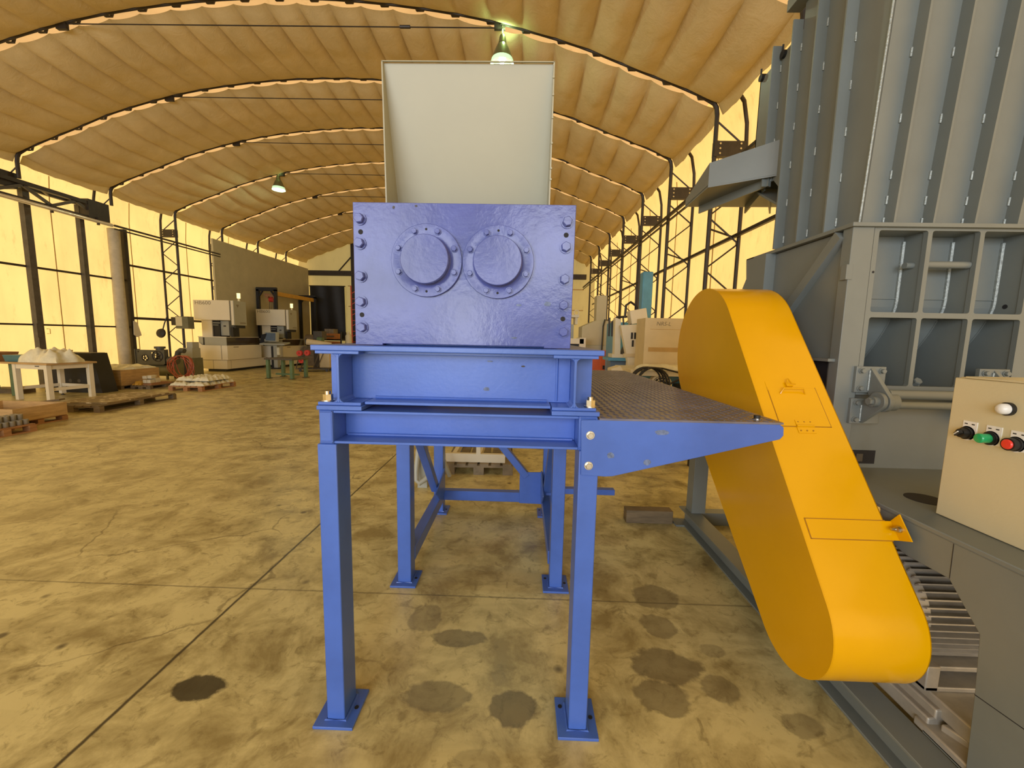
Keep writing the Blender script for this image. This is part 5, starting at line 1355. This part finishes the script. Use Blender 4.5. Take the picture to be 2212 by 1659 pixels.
# ivory head unit in front of it
t = lthing('clamp_head', 'ivory clamp head on a grey pedestal beside the sky-blue column', 'machine head', (1.62, 6.85, 0))
MB().box(-0.16, -0.1, 0, 0.2, 0.2, 1.25).build('pedestal', 'navy', t, 0.006)
MB().box(-0.22, -0.22, 1.25, 0.22, 0.25, 1.30).build('plate', 'blue_mach', t)
MB().prism([(-0.12, -0.2, 1.30), (-0.02, -0.2, 1.30), (-0.04, -0.2, 1.92), (-0.13, -0.2, 1.95)], (0, 0.16, 0)).build('arm', 'white_paint', t, 0.004)
MB().box(-0.16, -0.22, 1.30, 0.22, 0.1, 1.36).build('table', 'white_paint', t, 0.004)
MB().bar((0.10, -0.15, 1.95), (0.36, -0.15, 2.0), 0.22, 0.22).build('top_head', 'white_paint', t, 0.01)
MB().prism([(0.0, -0.2, 1.36), (0.2, -0.2, 1.36), (0.12, -0.2, 1.62)], (0, 0.2, 0)).build('jaw', 'frame_grey', t)
m = MB(); m.path([(0.1, -0.25, 1.85), (0.14, -0.25, 1.7), (0.2, -0.25, 1.4)], 0.015, 6); m.path([(-0.02, -0.25, 1.95), (0.02, -0.25, 1.6)], 0.014, 6); m.build('hose', 'rubber', t)
# ivory electric panel
t = lthing('switch_panel', 'cream switch panel with black switches left of the cardboard boxes', 'panel', (1.68, 6.40, 0))
MB().prism([(-0.08, 0, 0.0), (0.12, 0, 0), (0.12, 0, 1.84), (-0.16, 0, 1.82), (-0.02, 0, 1.25)], (0, 0.12, 0)).build('case', 'white_paint', t, 0.004)
for x, z in ((0.02, 1.66), (0.07, 1.66), (0.04, 1.54)): MB().box(x - 0.014, -0.012, z - 0.05, x + 0.014, 0.0, z + 0.05).build('switch', 'black', t)
MB().box(-0.10, -0.03, 1.33, 0.11, 0.0, 1.38).build('trim_rail', 'board', t)
# long machine table
t = lthing('machine_bed', 'ivory machine bed behind the chequer-plate platform on the right', 'machine', (1.95, 5.9, 0))
MB().box(-0.50, -0.48, 1.12, 0.75, 0.45, 1.20).build('bed_top', 'white_paint', t, 0.004)
for x in (-0.4, 0.62): MB().box(x - 0.06, -0.25, 0, x + 0.06, 0.35, 1.12).build('leg', 'white_paint', t)
MB().box(-0.28, 0.1, 0.15, 0.5, 0.35, 1.1).build('back_panel', 'blue_mach', t)
MB().box(0.25, -0.3, 0.55, 0.55, 0.0, 0.98).build('gear_box', 'frame_grey', t, 0.006)
f = MB().lathe((-0.08, -0.46, 1.0), (0, -1, 0), [(0.10, -.16), (0.14, -.12), (0.145, 0.0), (0.125, 0.02), (0.115, 0.0), (0.115, -.05), (0, -.05)], 30).build('fan_cowl', 'white_paint', t)
MB().cyl((-0.08, -0.465, 1.0), (-0.08, -0.46, 1.0), 0.118, n=26).build('fan_hole', 'black', f)
m = MB()
for r in (0.035, 0.075, 0.11): m.path([(-0.08 + r * math.cos(a), -0.472, 1.0 + r * math.sin(a)) for a in [2 * PI * k / 24 for k in range(24)]], 0.004, 5, True)
for k in range(6): m.bar((-0.08 + 0.02 * math.cos(k * PI / 3), -0.472, 1.0 + 0.02 * math.sin(k * PI / 3)), (-0.08 + 0.115 * math.cos(k * PI / 3), -0.472, 1.0 + 0.115 * math.sin(k * PI / 3)), 0.007, 0.005, (0, 1, 0))
m.build('fan_guard', 'white_paint', f)
# boxes of cardboard on the bed
bx = lthing('cardboard_box', 'big cream cardboard box with brown tape on the ivory machine bed', 'box', (2.0, 5.85, 1.20))
MB().box(-0.33, -0.22, 0, 0.33, 0.2, 0.70).build('carton', 'board', bx, 0.003)
MB().box(-0.27, -0.2215, 0.24, 0.22, -0.22, 0.30).build('tape_strip', 'tape', bx)
MB().box(-0.26, -0.2213, 0.545, 0.25, -0.22, 0.550).build('crease', 'tape', bx)
text_mesh('NRS-L', 0.075, 'ink', 'handwriting', bx, frame4((-0.18, -0.2208, 0.60), (1, 0, -0.02), (0, 0, 1)), 0.0003, 0.2)
o = solo(lump(0.9, 0.26, 0.09, 41, 30), 'plastic_sheet', 'plastic', 'crumpled clear sheet in front of the cardboard box', 'sheet'); o.location = (2.0, 5.50, 1.20)
# black cable coil
c = lthing('cable_coil', 'loose coil of black cable over the ivory machine bed', 'cable', (1.60, 5.26, 0))
MB().cyl((0, 0.16, 1.18), (0, -0.12, 1.24), 0.012, n=8).build('peg', 'frame', c)
for k in range(5):
    rx = 0.19 + 0.018 * (k % 3); rz = 0.17 + 0.015 * k
    MB().path([(rx * math.sin(a) + 0.02 * k, -0.02 - 0.02 * k, 1.25 - rz + rz * math.cos(a)) for a in [2 * PI * i / 28 for i in range(28)]], 0.011, 6, True).build('cable_loop', 'rubber', c)
MB().path([(0.0, -0.05, 1.25), (0.2, -0.05, 1.24), (0.45, -0.05, 1.18), (0.75, -0.05, 1.19), (0.95, -0.02, 1.21)], 0.013, 6).build('cable_tail', 'rubber', c)
MB().path([(0.12, -0.08, 0.95), (0.3, -0.08, 1.05), (0.5, -0.08, 1.15), (0.7, -0.06, 1.18)], 0.013, 6).build('cable_tail', 'rubber', c)
solo(MB().prism([(1.16, 5.2, 0), (1.42, 5.2, 0), (1.38, 5.2, 1.06), (1.26, 5.2, 1.26), (1.14, 5.2, 1.22)], (0, 0.22, 0)), 'machine_guard', 'white_paint', 'ivory sloping guard at the left end of the machine bed', 'guard', None, 0.006)
solo(MB().box(2.16, 5.06, 0, 2.19, 5.12, 1.25).box(2.04, 5.06, 1.22, 2.19, 5.12, 1.25), 'stand_frame', 'frame', 'thin black frame beside the yellow belt guard top', 'frame')
# grey column machine, white machine, orange cabinet farther back
t = lthing('milling_machine', 'grey machine with square column behind the orange cabinet', 'machine', (1.75, 9.8, 0))
MB().box(-0.38, -0.3, 0, 0.55, 0.3, 1.45).build('base', 'mach_grey', t, 0.006)
MB().prism([(-0.38, -0.28, 1.45), (0.36, -0.28, 1.45), (0.36, -0.28, 2.02), (-0.08, -0.28, 2.02), (-0.38, -0.28, 1.88)], (0, 0.6, 0)).build('housing', 'partition', t, 0.006)
MB().box(-0.06, -0.26, 2.02, 0.17, 0.1, 2.60).build('column', 'partition', t)
MB().path([(0.14, -0.3, 2.05), (0.10, -0.32, 1.9), (0.09, -0.32, 1.3), (0.05, -0.32, 0.9)], 0.02, 6).build('cable', 'rubber', t)
t = lthing('tool_cabinet', 'orange-red tool cabinet below the grey machine on the right', 'cabinet', (1.62, 8.6, 0))
MB().box(-0.30, -0.25, 0.0, 0.27, 0.25, 1.36).build('case', 'orange', t, 0.006)
MB().box(-0.02, -0.262, 0.08, 0.25, -0.25, 1.28).build('door', 'orange', t, 0.004)
MB().box(0.03, -0.275, 0.98, 0.07, -0.262, 1.06).build('handle', 'black', t)
t = lthing('press_brake', 'ivory machine with open throat just right of the shredder plate', 'machine', (1.05, 9.2, 0))
MB().box(-0.35, -0.2, 0, 0.34, 0.3, 1.38).build('base', 'white_paint', t, 0.006)
MB().box(-0.35, -0.2, 1.48, 0.30, 0.25, 1.60).build('beam', 'white_paint', t, 0.006)
MB().box(-0.35, -0.1, 1.38, 0.20, 0.3, 1.48).build('throat', 'black', t)
MB().box(0.20, -0.2, 1.38, 0.34, 0.3, 1.62).build('cheek', 'white_paint', t, 0.004)
t = lthing('shelf_unit', 'pale shelf with small red parts behind the ivory machine on the right', 'shelf', (1.0, 10.4, 0))
MB().box(-0.35, -0.2, 0, 0.26, 0.25, 1.95).build('back_case', 'mach_grey', t)
MB().box(-0.4, -0.25, 2.12, 0.38, 0.25, 2.18).build('top_shelf', 'white_paint', t)
for x in (-0.36, 0.32): MB().box(x - 0.03, -0.2, 1.95, x + 0.03, 0.2, 2.12).build('post', 'white_paint', t)
solo(MB().box(1.0, 10.2, 2.18, 1.2, 10.4, 2.23), 'parts_tray', 'red', 'small red tray on the pale shelf', 'tray')
solo(MB().path([(1.33 + 0.06 * math.cos(a), 10.3, 2.245 + 0.06 * math.sin(a)) for a in [2 * PI * k / 18 for k in range(18)]], 0.014, 8, True), 'ring', 'white_paint', 'small pale ring standing on the pale shelf', 'ring')
solo(MB().box(1.12, 7.15, 0, 1.36, 7.4, 0.82), 'stool', 'white_paint', 'ivory box top showing behind the platform under the orange cabinet', 'box', None, 0.02)

# ---------------------------------------------------------------- under and behind the stand
pallet('pallet', 'grey weathered pallet seen between the shredder stand legs', (-0.50, 5.0, 0), 2, 0.80, 0.95, 0.13, 'wood_grey', None, 6)
fr = lthing('timber_skid', 'pale timber frame lying on the grey pallet behind the stand', 'frame', (-0.52, 4.95, 0.13))
MB().box(-0.36, -0.36, 0.0, 0.34, -0.31, 0.10).build('front_rail', 'white_paint', fr)
MB().box(-0.36, 0.30, 0.0, 0.34, 0.35, 0.10).build('back_rail', 'white_paint', fr)
for x in (-0.30, 0.0): MB().box(x, -0.31, 0.0, x + 0.05, 0.30, 0.08).build('cross_rail', 'white_paint', fr)
MB().box(0.0, -0.36, 0.10, 0.05, -0.31, 0.34).build('upright', 'white_paint', fr)
c = lthing('pale_hose', 'stiff pale grey hose with fittings behind the left stand legs', 'hose', (-1.0, 4.0, 0))
MB().path([(-0.03, 0.1, 0.62), (-0.065, 0.05, 0.40), (-0.075, 0.0, 0.20), (-0.07, -0.02, 0.12), (-0.03, -0.03, 0.09), (0.03, 0.0, 0.13), (0.09, 0.06, 0.20), (0.16, 0.2, 0.30), (0.2, 0.4, 0.03)], 0.026, 12).build('tube', 'mach_grey', c)
MB().cyl((0.10, 0.07, 0.0), (0.10, 0.07, 0.18), 0.02, n=10).build('valve', 'frame', c)
MB().box(-0.08, 0.08, 0.0, 0.02, 0.16, 0.56).build('stand', 'mach_grey', c)
solo(MB().box(0.94, 3.40, 0.0, 1.345, 3.50, 0.115), 'timber_block', 'wood_dark', 'dark timber block on the floor left of the yellow guard', 'timber', None, 0.004)
LOCAL = False
